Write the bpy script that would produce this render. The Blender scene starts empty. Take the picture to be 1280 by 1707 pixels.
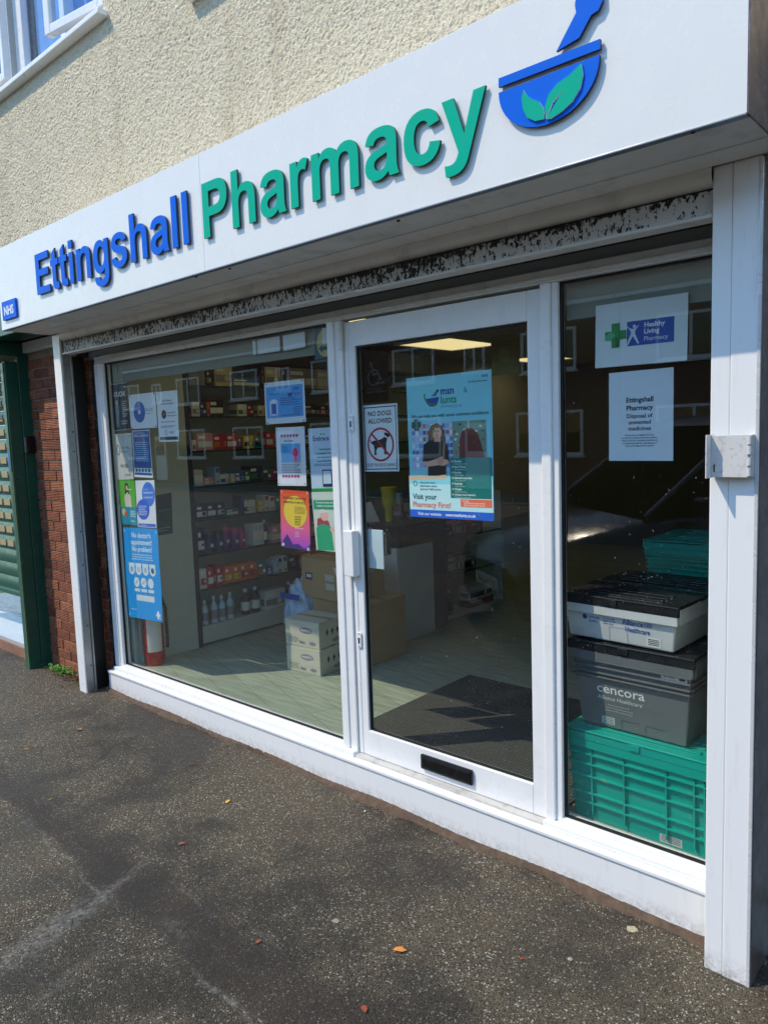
import bpy, bmesh, math, random
import numpy as np
from mathutils import Vector, Matrix
random.seed(7); RNG = np.random.default_rng(7)
scene = bpy.context.scene
COL = scene.collection

# ------------------------------------------------------------------ camera
FPX, CAM = 1238.477, Vector((2.4425, -2.474, 1.5329))
YAW, PITCH, ROLL = 0.7311, -0.1042, -0.0345
_f = Vector((-math.sin(YAW)*math.cos(PITCH), math.cos(YAW)*math.cos(PITCH), math.sin(PITCH)))
_r0 = Vector((math.cos(YAW), math.sin(YAW), 0)); _u0 = _r0.cross(_f)
_r = math.cos(ROLL)*_r0 + math.sin(ROLL)*_u0
_u = -math.sin(ROLL)*_r0 + math.cos(ROLL)*_u0
cd = bpy.data.cameras.new('camera'); cam = bpy.data.objects.new('camera', cd); COL.objects.link(cam)
cd.sensor_fit = 'HORIZONTAL'; cd.sensor_width = 36; cd.lens = 36*FPX/1280
cd.clip_start = 0.05; cd.clip_end = 1000
cam.matrix_world = Matrix(((_r.x, _u.x, -_f.x, CAM.x), (_r.y, _u.y, -_f.y, CAM.y), (_r.z, _u.z, -_f.z, CAM.z), (0, 0, 0, 1)))
scene.camera = cam

# ------------------------------------------------------------------ sky, sun, exposure
SUN = Vector((0.855, 1.0, -1.70)).normalized()          # direction the sunlight travels
w = bpy.data.worlds.new('World'); scene.world = w; w.use_nodes = True
nt = w.node_tree; bg = nt.nodes['Background']
sky = nt.nodes.new('ShaderNodeTexSky'); sky.sky_type = 'NISHITA'; sky.sun_disc = False
sky.sun_elevation = math.asin(-SUN.z)
sky.sun_rotation = math.atan2(-SUN.x, -SUN.y)
sky.air_density = 1.7; sky.dust_density = 0.0; sky.ozone_density = 7.0
nt.links.new(sky.outputs[0], bg.inputs[0]); bg.inputs[1].default_value = 0.15
sl = bpy.data.lights.new('sun', 'SUN'); sl.energy = 2.0; sl.angle = math.radians(0.53); sl.color = (1.0, 0.85, 0.63)
so = bpy.data.objects.new('sun', sl); COL.objects.link(so); so.location = (-10, -12, 20)
so.rotation_euler = SUN.to_track_quat('-Z', 'Y').to_euler()
vs = scene.view_settings
vs.view_transform = 'Standard'; vs.look = 'None'; vs.gamma = 1.0; vs.use_curve_mapping = False
vs.exposure = 0.92

def at(u, v, **k):
    """the point of a real plane (x=, y= or z=) that the photograph shows at pixel u, v"""
    d = _r*((u-640)/FPX) - _u*((v-853.5)/FPX) + _f
    (a, val), = k.items(); i = 'xyz'.index(a)
    return CAM + d*((val-CAM[i])/d[i])

# ------------------------------------------------------------------ materials
def lin(h):
    if not isinstance(h, str): return tuple(h)
    h = h.lstrip('#'); o = []
    for i in (0, 2, 4):
        c = int(h[i:i+2], 16)/255
        o.append(c/12.92 if c <= .04045 else ((c+.055)/1.055)**2.4)
    return tuple(o)

_mc = {}
class NT:
    def __init__(s, m): s.t = m.node_tree; s.n = s.t.nodes
    def new(s, typ, **k):
        n = s.n.new('ShaderNode'+typ)
        for a, b in k.items(): setattr(n, a, b)
        return n
    def link(s, a, b): s.t.links.new(a, b)
    def mix(s, fac, a, b, blend='MIX'):
        n = s.new('Mix', data_type='RGBA', blend_type=blend)
        for sock, val in ((n.inputs[0], fac), (n.inputs[6], a), (n.inputs[7], b)):
            if hasattr(val, 'node'): s.link(val, sock)
            elif isinstance(val, (int, float)): sock.default_value = val
            else: sock.default_value = (*val[:3], 1)
        return n.outputs[2]
    def noise(s, vec, scale, detail=4, rough=.55, dist=0):
        n = s.new('TexNoise'); n.inputs['Scale'].default_value = scale; n.inputs['Detail'].default_value = detail
        n.inputs['Roughness'].default_value = rough; n.inputs['Distortion'].default_value = dist
        if vec is not None: s.link(vec, n.inputs['Vector'])
        return n.outputs[0]
    def ramp(s, fac, a, b, lo=0., hi=1.):
        n = s.new('MapRange'); n.inputs[1].default_value = a; n.inputs[2].default_value = b
        n.inputs[3].default_value = lo; n.inputs[4].default_value = hi
        s.link(fac, n.inputs[0]); return n.outputs[0]
    def math(s, op, a, b=0.):
        n = s.new('Math', operation=op)
        for sock, val in ((n.inputs[0], a), (n.inputs[1], b)):
            if hasattr(val, 'node'): s.link(val, sock)
            else: sock.default_value = val
        return n.outputs[0]
    def mapping(s, vec, scale=(1, 1, 1), rot=(0, 0, 0), loc=(0, 0, 0)):
        n = s.new('Mapping'); n.inputs['Scale'].default_value = scale; n.inputs['Rotation'].default_value = rot; n.inputs['Location'].default_value = loc
        s.link(vec, n.inputs['Vector']); return n.outputs[0]
    def bump(s, h, strength, dist, normal=None):
        n = s.new('Bump'); n.inputs['Strength'].default_value = strength; n.inputs['Distance'].default_value = dist
        s.link(h, n.inputs['Height'])
        if normal is not None: s.link(normal, n.inputs['Normal'])
        return n.outputs[0]

def base(name):
    m = bpy.data.materials.new(name); m.use_nodes = True
    t = NT(m); b = t.n['Principled BSDF']; c = t.new('TexCoord').outputs['Object']
    return m, t, b, c

def M(col, rough=.5, metal=0., var=.06, vs_=6., bump=0., bs=60., spec=.5, dirt=None, name=None):
    key = (str(col), rough, metal, var, vs_, bump, bs, spec, str(dirt))
    if key in _mc: return _mc[key]
    m, t, b, c = base(name or 'paint'); k = lin(col)
    nz = t.noise(c, vs_, 5)
    a = tuple(max(0, x*(1-var)) for x in k); d = tuple(min(1, x*(1+var)) for x in k)
    cs = t.mix(t.ramp(nz, .3, .7), a, d)
    if dirt:
        dc, amt, sc = dirt
        f = t.math('MULTIPLY', t.ramp(t.noise(c, sc, 8, .7), .52, .75), amt)
        cs = t.mix(f, cs, lin(dc))
    t.link(cs, b.inputs['Base Color'])
    t.link(t.ramp(t.noise(c, vs_*3, 4), .3, .7, max(.02, rough-.08), min(1, rough+.08)), b.inputs['Roughness'])
    b.inputs['Metallic'].default_value = metal; b.inputs['Specular IOR Level'].default_value = spec
    if bump: t.link(t.bump(t.noise(c, bs, 4), bump, .004), b.inputs['Normal'])
    _mc[key] = m; return m

def ink(col, rough=.45):
    return M(col, rough, var=.02, vs_=30, name='print')

def emit(col, s, name='lamp'):
    m, t, b, c = base(name); b.inputs['Base Color'].default_value = (*lin(col), 1)
    b.inputs['Emission Color'].default_value = (*lin(col), 1); b.inputs['Emission Strength'].default_value = s
    return m

def glass(tint=(.945, .965, .955), ior=1.78, name='glass', rough=0.):
    m = bpy.data.materials.new(name); m.use_nodes = True; t = NT(m); t.n.clear()
    out = t.new('OutputMaterial'); tr = t.new('BsdfTransparent'); gl = t.new('BsdfGlossy'); mx = t.new('MixShader')
    tr.inputs[0].default_value = (*tint, 1); gl.inputs[0].default_value = (1, 1, 1, 1); gl.inputs['Roughness'].default_value = rough
    fr = t.new('Fresnel'); fr.inputs[0].default_value = ior; g = t.new('NewGeometry')
    inv = t.math('SUBTRACT', 1., g.outputs['Backfacing'])
    t.link(t.math('MULTIPLY', fr.outputs[0], inv), mx.inputs[0]); t.link(tr.outputs[0], mx.inputs[1]); t.link(gl.outputs[0], mx.inputs[2])
    t.link(mx.outputs[0], out.inputs[0]); return m

WHITE = M('#eaebeb', .32, var=.02, dirt=('#8d8474', .10, 7), name='white_upvc')
WHITE_OLD = M('#d9d9d4', .4, var=.05, dirt=('#6d6a60', .45, 7), name='weathered_white')
FASCIA = M('#e4e4e1', .25, var=.015, name='fascia_acrylic')
SOFFIT = M('#e2e1dc', .45, var=.06, vs_=4, dirt=('#6a655c', .4, 6), name='soffit_aluminium')
ALU = M('#9a9c9e', .35, .7, var=.1, vs_=20, name='aluminium')
STEEL = M('#b5b5b5', .28, 1., name='steel')
BLACK = M('#0b0c0e', .5, name='black_rubber')
BLACKP = M('#101114', .28, var=.1, name='black_plastic')
BLUE = M('#0a66dc', .45, var=.02, spec=.08, name='blue_acrylic')
TEAL = M('#00b092', .45, var=.02, spec=.08, name='teal_acrylic')
GLASS = glass()
CLEAR = glass((.93, .96, .95), 1.45, 'clear_plastic')
SHELFGLASS = glass((.62, .78, .72), 1.5, 'shelf_glass')

def mat_flaky():
    m, t, b, c = base('flaking_paint')
    c2 = t.mapping(c, (1, 1, .65))
    sp = t.new('SeparateXYZ'); t.link(c, sp.inputs[0]); edge = t.math('SUBTRACT', t.ramp(sp.outputs[2], .045, .075, 0, .10), t.ramp(sp.outputs[0], .4, 1.7, 0, .07))
    big = t.noise(t.mapping(c, (1.2, 1, 3)), 2.2, 3)
    n = t.noise(c2, 75, 8, .68, .4)
    f = t.ramp(t.math('ADD', n, t.math('ADD', t.math('MULTIPLY', t.math('SUBTRACT', big, .5), .30), edge)), .50, .535)
    cs = t.mix(f, lin('#cfd2d4'), lin('#0e0f11'))
    t.link(cs, b.inputs['Base Color']); b.inputs['Roughness'].default_value = .55
    t.link(t.bump(t.math('SUBTRACT', 1., f), .6, .002), b.inputs['Normal']); return m
def mat_roughcast():
    m, t, b, c = base('roughcast_render')
    v = t.new('TexVoronoi'); v.inputs['Scale'].default_value = 130; t.link(c, v.inputs['Vector'])
    big = t.noise(c, 1.3, 5, .6); mid = t.noise(c, 30, 4)
    a = t.mix(t.ramp(big, .3, .7), lin('#cfc4a9'), lin('#dcd2ba'))
    a = t.mix(t.ramp(mid, .35, .7), a, lin('#dbd2bc'))
    a = t.mix(t.math('MULTIPLY', t.ramp(t.noise(t.mapping(c, (3, 3, .5)), 1.4, 5), .55, .8), .35), a, lin('#9c8b6d'))
    t.link(a, b.inputs['Base Color']); b.inputs['Roughness'].default_value = .95
    b.inputs['Specular IOR Level'].default_value = .2
    t.link(t.bump(v.outputs['Distance'], .5, .006), b.inputs['Normal']); return m
def mat_asphalt():
    m, t, b, c = base('asphalt')
    warp = t.noise(c, 60, 2)
    v = t.new('TexVoronoi'); v.inputs['Scale'].default_value = 350; t.link(c, v.inputs['Vector'])
    v2 = t.new('TexVoronoi'); v2.inputs['Scale'].default_value = 210; t.link(c, v2.inputs['Vector'])
    sep = t.new('SeparateColor'); t.link(v.outputs['Color'], sep.inputs[0]); rnd = sep.outputs[0]; rnd2 = sep.outputs[1]
    sep2 = t.new('SeparateColor'); t.link(v2.outputs['Color'], sep2.inputs[0])
    big = t.noise(c, .9, 5, .6); mid = t.noise(c, 3.2, 6, .65)
    a = t.mix(t.ramp(big, .35, .65), lin('#594c38'), lin('#7a6c53'))
    a = t.mix(t.ramp(rnd, .0, 1.), t.mix(.9, a, lin('#080808')), a)
    chip = t.ramp(rnd2, .66, .72)
    cc = t.mix(rnd, lin('#c0b08c'), lin('#918c82'))
    a = t.mix(t.math('MULTIPLY', chip, .55), a, cc)
    brown = t.ramp(sep2.outputs[0], .93, .95)
    a = t.mix(t.math('MULTIPLY', brown, .7), a, lin('#86694a'))
    white = t.ramp(sep2.outputs[1], .95, .96)
    a = t.mix(t.math('MULTIPLY', white, .8), a, lin('#e2ddcf'))
    # damp, darker brown areas
    wet = t.ramp(t.math('ADD', t.math('MULTIPLY', mid, .5), t.math('MULTIPLY', t.noise(t.mapping(c, (1, 1, 1), loc=(4, 2, 0)), .8, 4), .5)), .47, .57)
    a = t.mix(t.math('MULTIPLY', wet, .6), a, lin('#241a12'))
    # smoother brown reinstatement strip between two old joints
    def side(p0, p1):
        p0, p1 = Vector(p0), Vector(p1); d = (p1-p0); ang = math.atan2(d.y, d.x)
        q = t.new('VectorRotate', rotation_type='Z_AXIS'); q.inputs['Center'].default_value = (p0.x, p0.y, 0); q.inputs['Angle'].default_value = -ang
        t.link(c, q.inputs['Vector']); sx = t.new('SeparateXYZ'); t.link(q.outputs[0], sx.inputs[0])
        return t.math('ADD', t.math('SUBTRACT', sx.outputs[1], p0.y), t.math('MULTIPLY', t.math('SUBTRACT', t.noise(c, 3, 5, .7), .5), .12))
    trench = t.math('MULTIPLY', t.ramp(side(*TRENCH[0]), -.01, .03), t.ramp(side(*TRENCH[1]), -.05, .05, 1, 0))
    a = t.mix(t.math('MULTIPLY', trench, .62), a, lin('#3b2e28'))
    # chalky worn streaks along old joints of the surfacing
    def streak(p0, p1, wid, amt):
        nonlocal a
        p0, p1 = Vector(p0), Vector(p1); d = p1-p0; L = d.length; ang = math.atan2(d.y, d.x)
        q = t.new('VectorRotate', rotation_type='Z_AXIS'); q.inputs['Center'].default_value = (p0.x, p0.y, 0); q.inputs['Angle'].default_value = -ang
        t.link(c, q.inputs['Vector']); s = t.new('SeparateXYZ'); t.link(q.outputs[0], s.inputs[0])
        wob = t.math('MULTIPLY', t.math('SUBTRACT', t.noise(c, 5, 3), .5), .10)
        dy = t.math('ABSOLUTE', t.math('ADD', t.math('SUBTRACT', s.outputs[1], p0.y), wob))
        inx = t.math('MULTIPLY', t.ramp(s.outputs[0], p0.x-.08, p0.x+.12), t.ramp(s.outputs[0], p0.x+L-.12, p0.x+L+.08, 1, 0))
        f = t.math('MULTIPLY', t.ramp(dy, 0, wid, 1, 0), inx)
        f = t.math('MULTIPLY', f, t.ramp(t.noise(c, 45, 6, .75), .42, .62))
        a = t.mix(t.math('MULTIPLY', f, amt), a, lin('#a9a69f'))
    for s_ in STREAKS: streak(*s_)
    t.link(a, b.inputs['Base Color'])
    t.link(t.ramp(wet, 0, 1, .72, .42), b.inputs['Roughness'])
    b.inputs['Specular IOR Level'].default_value = .45
    h = t.math('ADD', t.math('MULTIPLY', v.outputs['Distance'], -1.), t.math('MULTIPLY', v2.outputs['Distance'], -.8))
    nb = t.bump(h, 1., .008); nb = t.bump(t.noise(c, 14, 5), .35, .012, nb)
    t.link(nb, b.inputs['Normal']); return m
def mat_brick():
    m, t, b, c = base('combed_brick')
    oi = t.new('ObjectInfo').outputs['Random']
    a = t.mix(oi, lin('#84472f'), lin('#b87550'))
    a = t.mix(t.ramp(t.noise(c, 25, 6, .7), .45, .75), a, lin('#6b3a2b'))
    wv = t.new('TexWave', bands_direction='Z'); wv.inputs['Scale'].default_value = 26; wv.inputs['Distortion'].default_value = 2.5; wv.inputs['Detail'].default_value = 3; wv.inputs['Detail Scale'].default_value = 4
    t.link(c, wv.inputs['Vector'])
    a = t.mix(t.math('MULTIPLY', t.ramp(wv.outputs[1], .2, .6, 1, 0), .45), a, lin('#3c1d15'))
    t.link(a, b.inputs['Base Color']); b.inputs['Roughness'].default_value = .85
    t.link(t.bump(wv.outputs[1], .9, .005), b.inputs['Normal']); return m
def mat_wood_vinyl():
    m, t, b, c = base('wood_vinyl')
    c2 = t.mapping(c, (.9, 9, 1), rot=(0, 0, .35))
    n = t.noise(c2, 4, 8, .65)
    a = t.mix(t.ramp(n, .3, .72), lin('#8a9484'), lin('#bcc8b6'))
    br = t.new('TexBrick'); br.inputs['Scale'].default_value = 1; br.inputs['Brick Width'].default_value = 1.2; br.inputs['Row Height'].default_value = .16; br.inputs['Mortar Size'].default_value = .0015
    br.inputs['Color1'].default_value = (1, 1, 1, 1); br.inputs['Color2'].default_value = (.86, .86, .86, 1); br.inputs['Mortar'].default_value = (.35, .35, .35, 1)
    t.link(t.mapping(c, (1, 1, 1), rot=(0, 0, .35)), br.inputs['Vector'])
    a = t.mix(1., a, br.outputs[0], 'MULTIPLY')
    t.link(a, b.inputs['Base Color']); b.inputs['Roughness'].default_value = .42; return m
def mat_mat():
    m, t, b, c = base('ribbed_mat')
    wv = t.new('TexWave', bands_direction='X'); wv.inputs['Scale'].default_value = 22; t.link(c, wv.inputs['Vector'])
    n = t.noise(c, 160, 3)
    a = t.mix(t.ramp(n, .3, .7), lin('#37383a'), lin('#696a66'))
    a = t.mix(t.math('MULTIPLY', wv.outputs[1], .5), a, lin('#17181b'))
    t.link(a, b.inputs['Base Color']); b.inputs['Roughness'].default_value = .95
    t.link(t.bump(t.math('ADD', wv.outputs[1], n), .8, .004), b.inputs['Normal']); return m
def mat_plinth():
    m, t, b, c = base('splashed_white'); sp = t.new('SeparateXYZ'); g_ = t.new('NewGeometry'); t.link(g_.outputs['Position'], sp.inputs[0])
    hgt = t.math('ADD', sp.outputs[2], t.math('MULTIPLY', sp.outputs[0], .0085))
    f = t.math('MULTIPLY', t.ramp(hgt, -.185, -.11, 1, 0), t.ramp(t.noise(c, 45, 8, .75), .40, .68))
    f2 = t.math('MULTIPLY', t.ramp(t.noise(t.mapping(c, (14, 14, 1.5)), 3, 6, .7), .56, .8), .22)
    a = t.mix(t.math('MULTIPLY', f, .75), t.mix(f2, lin('#eaebeb'), lin('#8f8778')), lin('#6d5444'))
    t.link(a, b.inputs['Base Color']); b.inputs['Roughness'].default_value = .35; return m
def mat_card(col, name='cardboard'):
    m, t, b, c = base(name); k = lin(col)
    wv = t.noise(t.mapping(c, (1, 1, 30)), 6, 3)
    a = t.mix(t.ramp(wv, .3, .7), tuple(x*.9 for x in k), tuple(min(1, x*1.08) for x in k))
    t.link(a, b.inputs['Base Color']); b.inputs['Roughness'].default_value = .8; return m

# ------------------------------------------------------------------ mesh helpers
class MB:
    def __init__(s): s.v = []; s.f = []; s.m = []; s.mats = []; s.sm = []
    def mi(s, m):
        if m not in s.mats: s.mats.append(m)
        return s.mats.index(m)
    def add(s, vs_, fs, m, smooth=False):
        o = len(s.v); s.v += [tuple(p) for p in vs_]; k = s.mi(m)
        for f in fs: s.f.append(tuple(i+o for i in f)); s.m.append(k); s.sm.append(smooth)
        return s
    def box(s, x0, x1, y0, y1, z0, z1, m, bev=0.0):
        x0, x1 = min(x0, x1), max(x0, x1); y0, y1 = min(y0, y1), max(y0, y1); z0, z1 = min(z0, z1), max(z0, z1)
        if bev <= 0:
            v = [(x, y, z) for x in (x0, x1) for y in (y0, y1) for z in (z0, z1)]
            return s.add(v, [(0, 1, 3, 2), (4, 6, 7, 5), (0, 4, 5, 1), (2, 3, 7, 6), (0, 2, 6, 4), (1, 5, 7, 3)], m)
        bm = bmesh.new(); bmesh.ops.create_cube(bm, size=1)
        for q in bm.verts: q.co = Vector(((x0+x1)/2+q.co.x*(x1-x0), (y0+y1)/2+q.co.y*(y1-y0), (z0+z1)/2+q.co.z*(z1-z0)))
        bv = min(bev, .45*min(x1-x0, y1-y0, z1-z0))
        bmesh.ops.bevel(bm, geom=bm.edges[:], offset=bv, segments=2, profile=.5, affect='EDGES')
        return s.bm(bm, m)
    def bm(s, bm, m, smooth=False):
        bm.verts.index_update(); s.add([q.co for q in bm.verts], [[q.index for q in f.verts] for f in bm.faces], m, smooth); bm.free(); return s
    def frustum(s, x0, x1, y0, y1, z0, z1, ins, m, bev=0.):
        """box whose bottom is smaller than its top by ins on every side"""
        bm = bmesh.new(); bmesh.ops.create_cube(bm, size=1)
        for q in bm.verts:
            i = ins if q.co.z < 0 else 0
            q.co = Vector((x0+i if q.co.x < 0 else x1-i, y0+i if q.co.y < 0 else y1-i, z0 if q.co.z < 0 else z1))
        if bev: bmesh.ops.bevel(bm, geom=bm.edges[:], offset=bev, segments=2, profile=.5, affect='EDGES')
        return s.bm(bm, m)
    def lathe(s, prof, m, c=(0, 0, 0), n=16, axis='z', smooth=True):
        o = []; fs = []
        for i in range(n):
            a = 2*math.pi*i/n
            for r, h in prof:
                p = (r*math.cos(a), r*math.sin(a), h)
                if axis == 'y': p = (p[0], p[2], p[1])
                if axis == 'x': p = (p[2], p[0], p[1])
                o.append((p[0]+c[0], p[1]+c[1], p[2]+c[2]))
        k = len(prof)
        for i in range(n):
            j = (i+1) % n
            for q in range(k-1): fs.append((i*k+q, j*k+q, j*k+q+1, i*k+q+1))
        s.add(o, fs, m, smooth)
        s.add([o[i*k] for i in range(n)], [tuple(range(n))], m); s.add([o[i*k+k-1] for i in range(n)], [tuple(range(n))], m)
        return s
    def tube(s, pts, r, m, n=8):
        pts = [Vector(p) for p in pts]; o = []; fs = []
        for i, p in enumerate(pts):
            d = (pts[min(i+1, len(pts)-1)]-pts[max(i-1, 0)]).normalized()
            a = d.orthogonal().normalized(); b = d.cross(a)
            rr = r[i] if isinstance(r, (list, tuple)) else r
            o += [p+rr*(math.cos(2*math.pi*k/n)*a+math.sin(2*math.pi*k/n)*b) for k in range(n)]
        for i in range(len(pts)-1):
            for k in range(n): fs.append((i*n+k, i*n+(k+1) % n, (i+1)*n+(k+1) % n, (i+1)*n+k))
        fs += [tuple(range(n)), tuple(range((len(pts)-1)*n, len(pts)*n))]
        return s.add(o, fs, m, True)
    def mesh(s, name, org=(0, 0, 0)):
        me = bpy.data.meshes.new(name); ox, oy, oz = org
        me.from_pydata([(a-ox, b-oy, c-oz) for a, b, c in s.v], [], s.f)
        for m in s.mats: me.materials.append(m)
        me.polygons.foreach_set('material_index', s.m); me.polygons.foreach_set('use_smooth', s.sm)
        me.update(); return me

def setp(o, label=None, cat=None, group=None, kind=None):
    if label: o['label'] = label
    if cat: o['category'] = cat
    if group: o['group'] = group
    if kind: o['kind'] = kind
    return o
ORG = {}
def thing(name, label, cat, loc=(0, 0, 0), group=None, rz=0):
    o = bpy.data.objects.new(name, None); COL.objects.link(o); o.location = loc; o.rotation_euler.z = rz
    o.empty_display_size = .1; ORG[o] = tuple(loc)
    return setp(o, label, cat, group)
def obj(name, mb, parent=None, local=False, **k):
    """mb as ONE mesh object; world coordinates unless local"""
    org = (0, 0, 0) if (parent is None or local) else ORG[parent]
    me = mb.mesh(name, org) if isinstance(mb, MB) else mb
    o = bpy.data.objects.new(name, me); COL.objects.link(o)
    if parent is not None: o.parent = parent
    ORG[o] = ORG.get(parent, (0, 0, 0))
    return setp(o, **k)
def bx(name, x0, x1, y0, y1, z0, z1, m, parent=None, bev=.002, local=False, **k):
    return obj(name, MB().box(x0, x1, y0, y1, z0, z1, m, bev), parent, local, **k)

# ------------------------------------------------------------------ lettering
_tc = {}
def text_mesh(body, bold=0.):
    """2D outline of a line of print, cap height 1: verts, faces, width"""
    k = (body, bold)
    if k in _tc: return _tc[k]
    c = bpy.data.curves.new('t', 'FONT'); c.body = body; c.size = 1/.72; c.offset = bold; c.resolution_u = 2; c.fill_mode = 'FRONT'; c.dimensions = '2D'
    o = bpy.data.objects.new('t', c)
    me = o.to_mesh(); v = [(p.co.x, p.co.y) for p in me.vertices]; f = [tuple(p.vertices) for p in me.polygons]
    o.to_mesh_clear(); bpy.data.objects.remove(o); bpy.data.curves.remove(c)
    if v:
        x0 = min(p[0] for p in v); wd = max(p[0] for p in v)-x0; v = [(p[0]-x0, p[1]) for p in v]
    else: wd = 0
    _tc[k] = (v, f, wd); return _tc[k]

class Print:
    """flat print on a sheet: u right 0..W, v down 0..H in metres, fn(u, v, k) gives the point, k = layer"""
    def __init__(s, fn, W, H): s.fn = fn; s.W = W; s.H = H; s.p = {}; s.k = 1
    def _mb(s, part): return s.p.setdefault(part, MB())
    def poly(s, pts, col, part='artwork', k=None):
        s.k += .12; k = k or s.k
        mb = s._mb(part); mb.add([s.fn(a*s.W, b*s.H, k) for a, b in pts], [tuple(range(len(pts)))], ink(col) if isinstance(col, str) else col)
    def rect(s, a, b, c, d, col, part='artwork', k=None): s.poly([(a, b), (c, b), (c, d), (a, d)], col, part, k)
    def disc(s, cu, cv, r, col, part='artwork', ry=None, n=24, a0=0, a1=2*math.pi):
        R = r*s.W; ry = (ry*s.H if ry else R)
        s.poly([(cu+R*math.cos(a0+(a1-a0)*i/n)/s.W, cv+ry*math.sin(a0+(a1-a0)*i/n)/s.H) for i in range(n)], col, part)
    def ring(s, cu, cv, r, w_, col, part='artwork', ry=None, n=28):
        R = r*s.W; ry = (ry*s.H if ry else R); s.k += .12; W2 = w_*s.W
        v = []; f = []
        for i in range(n):
            a = 2*math.pi*i/n
            v += [s.fn(cu*s.W+(R)*math.cos(a), cv*s.H+ry*math.sin(a), s.k), s.fn(cu*s.W+(R-W2)*math.cos(a), cv*s.H+(ry-W2)*math.sin(a), s.k)]
            j = (i+1) % n; f.append((2*i, 2*j, 2*j+1, 2*i+1))
        s._mb(part).add(v, f, ink(col))
    def line(s, a, b, c, d, w_, col, part='artwork'):
        x0, y0, x1, y1 = a*s.W, b*s.H, c*s.W, d*s.H; L = math.hypot(x1-x0, y1-y0); nx, ny = -(y1-y0)/L*w_*s.W/2, (x1-x0)/L*w_*s.W/2
        s.poly([((x0+nx)/s.W, (y0+ny)/s.H), ((x1+nx)/s.W, (y1+ny)/s.H), ((x1-nx)/s.W, (y1-ny)/s.H), ((x0-nx)/s.W, (y0-ny)/s.H)], col, part)
    def text(s, body, u, v, h, col, align='l', bold=0., part='lettering', maxw=None, cond=None):
        """baseline at v, h = cap height as a share of H, maxw = longest width as a share of W"""
        tv, tf, wd = text_mesh(body, bold)
        if not tv: return
        s.k += .12; hh = h*s.H; sx = hh*(cond or 1)
        if maxw and wd*sx > maxw*s.W: sx = maxw*s.W/wd
        off = {'l': 0, 'c': -wd*sx/2, 'r': -wd*sx}[align]
        s._mb(part).add([s.fn(u*s.W+off+x*sx, v*s.H-y*hh, s.k) for x, y in tv], tf, ink(col))
    def greek(s, u0, u1, v0, v1, n, col, part='lettering', fill=.45, align='l'):
        """lines of print too small to read"""
        s.k += .12; mb = s._mb(part); dv = (v1-v0)/n
        for i in range(n):
            u = u0; e = u1-(u1-u0)*random.uniform(0, .3 if align == 'l' else .15); sh = (u1-e)/2 if align == 'c' else 0
            while u < e:
                wl = random.uniform(.025, .09)*(1 if u1-u0 > .3 else .6); x1 = min(u+wl, e)
                if x1-u > .008:
                    a, b = (v0+dv*i), (v0+dv*(i+fill))
                    mb.add([s.fn(p*s.W, q*s.H, s.k) for p, q in ((u+sh, a), (x1+sh, a), (x1+sh, b), (u+sh, b))], [(0, 1, 2, 3)], ink(col))
                u = x1+.012
    def finish(s, parent, local=False, names=None):
        for n, mb in s.p.items(): obj(n, mb, parent, local)

def ground_z(x, y):
    return -.183-.0085*max(-8, min(8, x))+.018*max(-8, min(0, y))

# ================================================================== THE SETTING
def gp(u, v):
    p = at(u, v, z=-.2)
    for _ in range(4): p = at(u, v, z=ground_z(p.x, p.y))
    return p
STREAKS = [(gp(-40, 1640)[:], gp(170, 1492)[:], .075, .85), (gp(165, 1500)[:], gp(240, 1440)[:], .03, .7), (gp(40, 1690)[:], gp(150, 1600)[:], .04, .4),
           (gp(128, 1462)[:], gp(182, 1500)[:], .012, .8), (gp(300, 1480)[:], gp(345, 1520)[:], .014, .5), (gp(330, 1625)[:], gp(425, 1707)[:], .016, .8),
           (gp(47, 1370)[:], gp(128, 1450)[:], .012, .5), (gp(420, 1548)[:], gp(470, 1590)[:], .01, .4), (gp(275, 1540)[:], gp(308, 1562)[:], .05, .55), (gp(240, 1707)[:], gp(275, 1690)[:], .05, .5),
           (gp(-10, 1470)[:], gp(25, 1460)[:], .03, .4)]
TRENCH = [(gp(47, 1370)[:], gp(417, 1698)[:]), (gp(57, 1318)[:], gp(547, 1651)[:])]
ASPHALT = mat_asphalt()

def sheet(name, x0, x1, y0, y1, nx, ny, dz, m, f=None):
    xs = np.linspace(x0, x1, nx); ys = np.linspace(y0, y1, ny); mb = MB()
    v = [(x, y, (f or ground_z)(x, y)+dz) for y in ys for x in xs]
    fs = [(j*nx+i, j*nx+i+1, (j+1)*nx+i+1, (j+1)*nx+i) for j in range(ny-1) for i in range(nx-1)]
    mb.add(v, fs, m, True); return obj(name, mb, kind='structure')
sheet('pavement', -40, 40, -7.6, .0, 161, 40, 0, ASPHALT)
sheet('road', -120, 120, -13.6, -7.72, 121, 4, -.11, M('#3c3c3e', .8, bump=.4, bs=120, var=.2, name='road_asphalt'))
for y_ in (-7.72, -13.72):
    kb = MB()
    for i in range(40): kb.box(-18.3+i*.915, -18.3+i*.915+.905, y_, y_+.12, -.6, -.315 if y_ > -10 else -.32, M('#8b8a86', .8, bump=.3, name='kerb_stone'), .01)
    obj('kerb', kb, kind='structure')
sheet('far_pavement', -120, 120, -16.2, -13.6, 41, 3, -.004, M('#5c5a57', .85, var=.2, name='far_paving'), lambda x, y: -.33)
sheet('ground', -400, 400, -400, 400, 3, 3, -1.1, M('#4d5a3a', .95, var=.2, vs_=.3, name='earth'), lambda x, y: 0)

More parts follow.
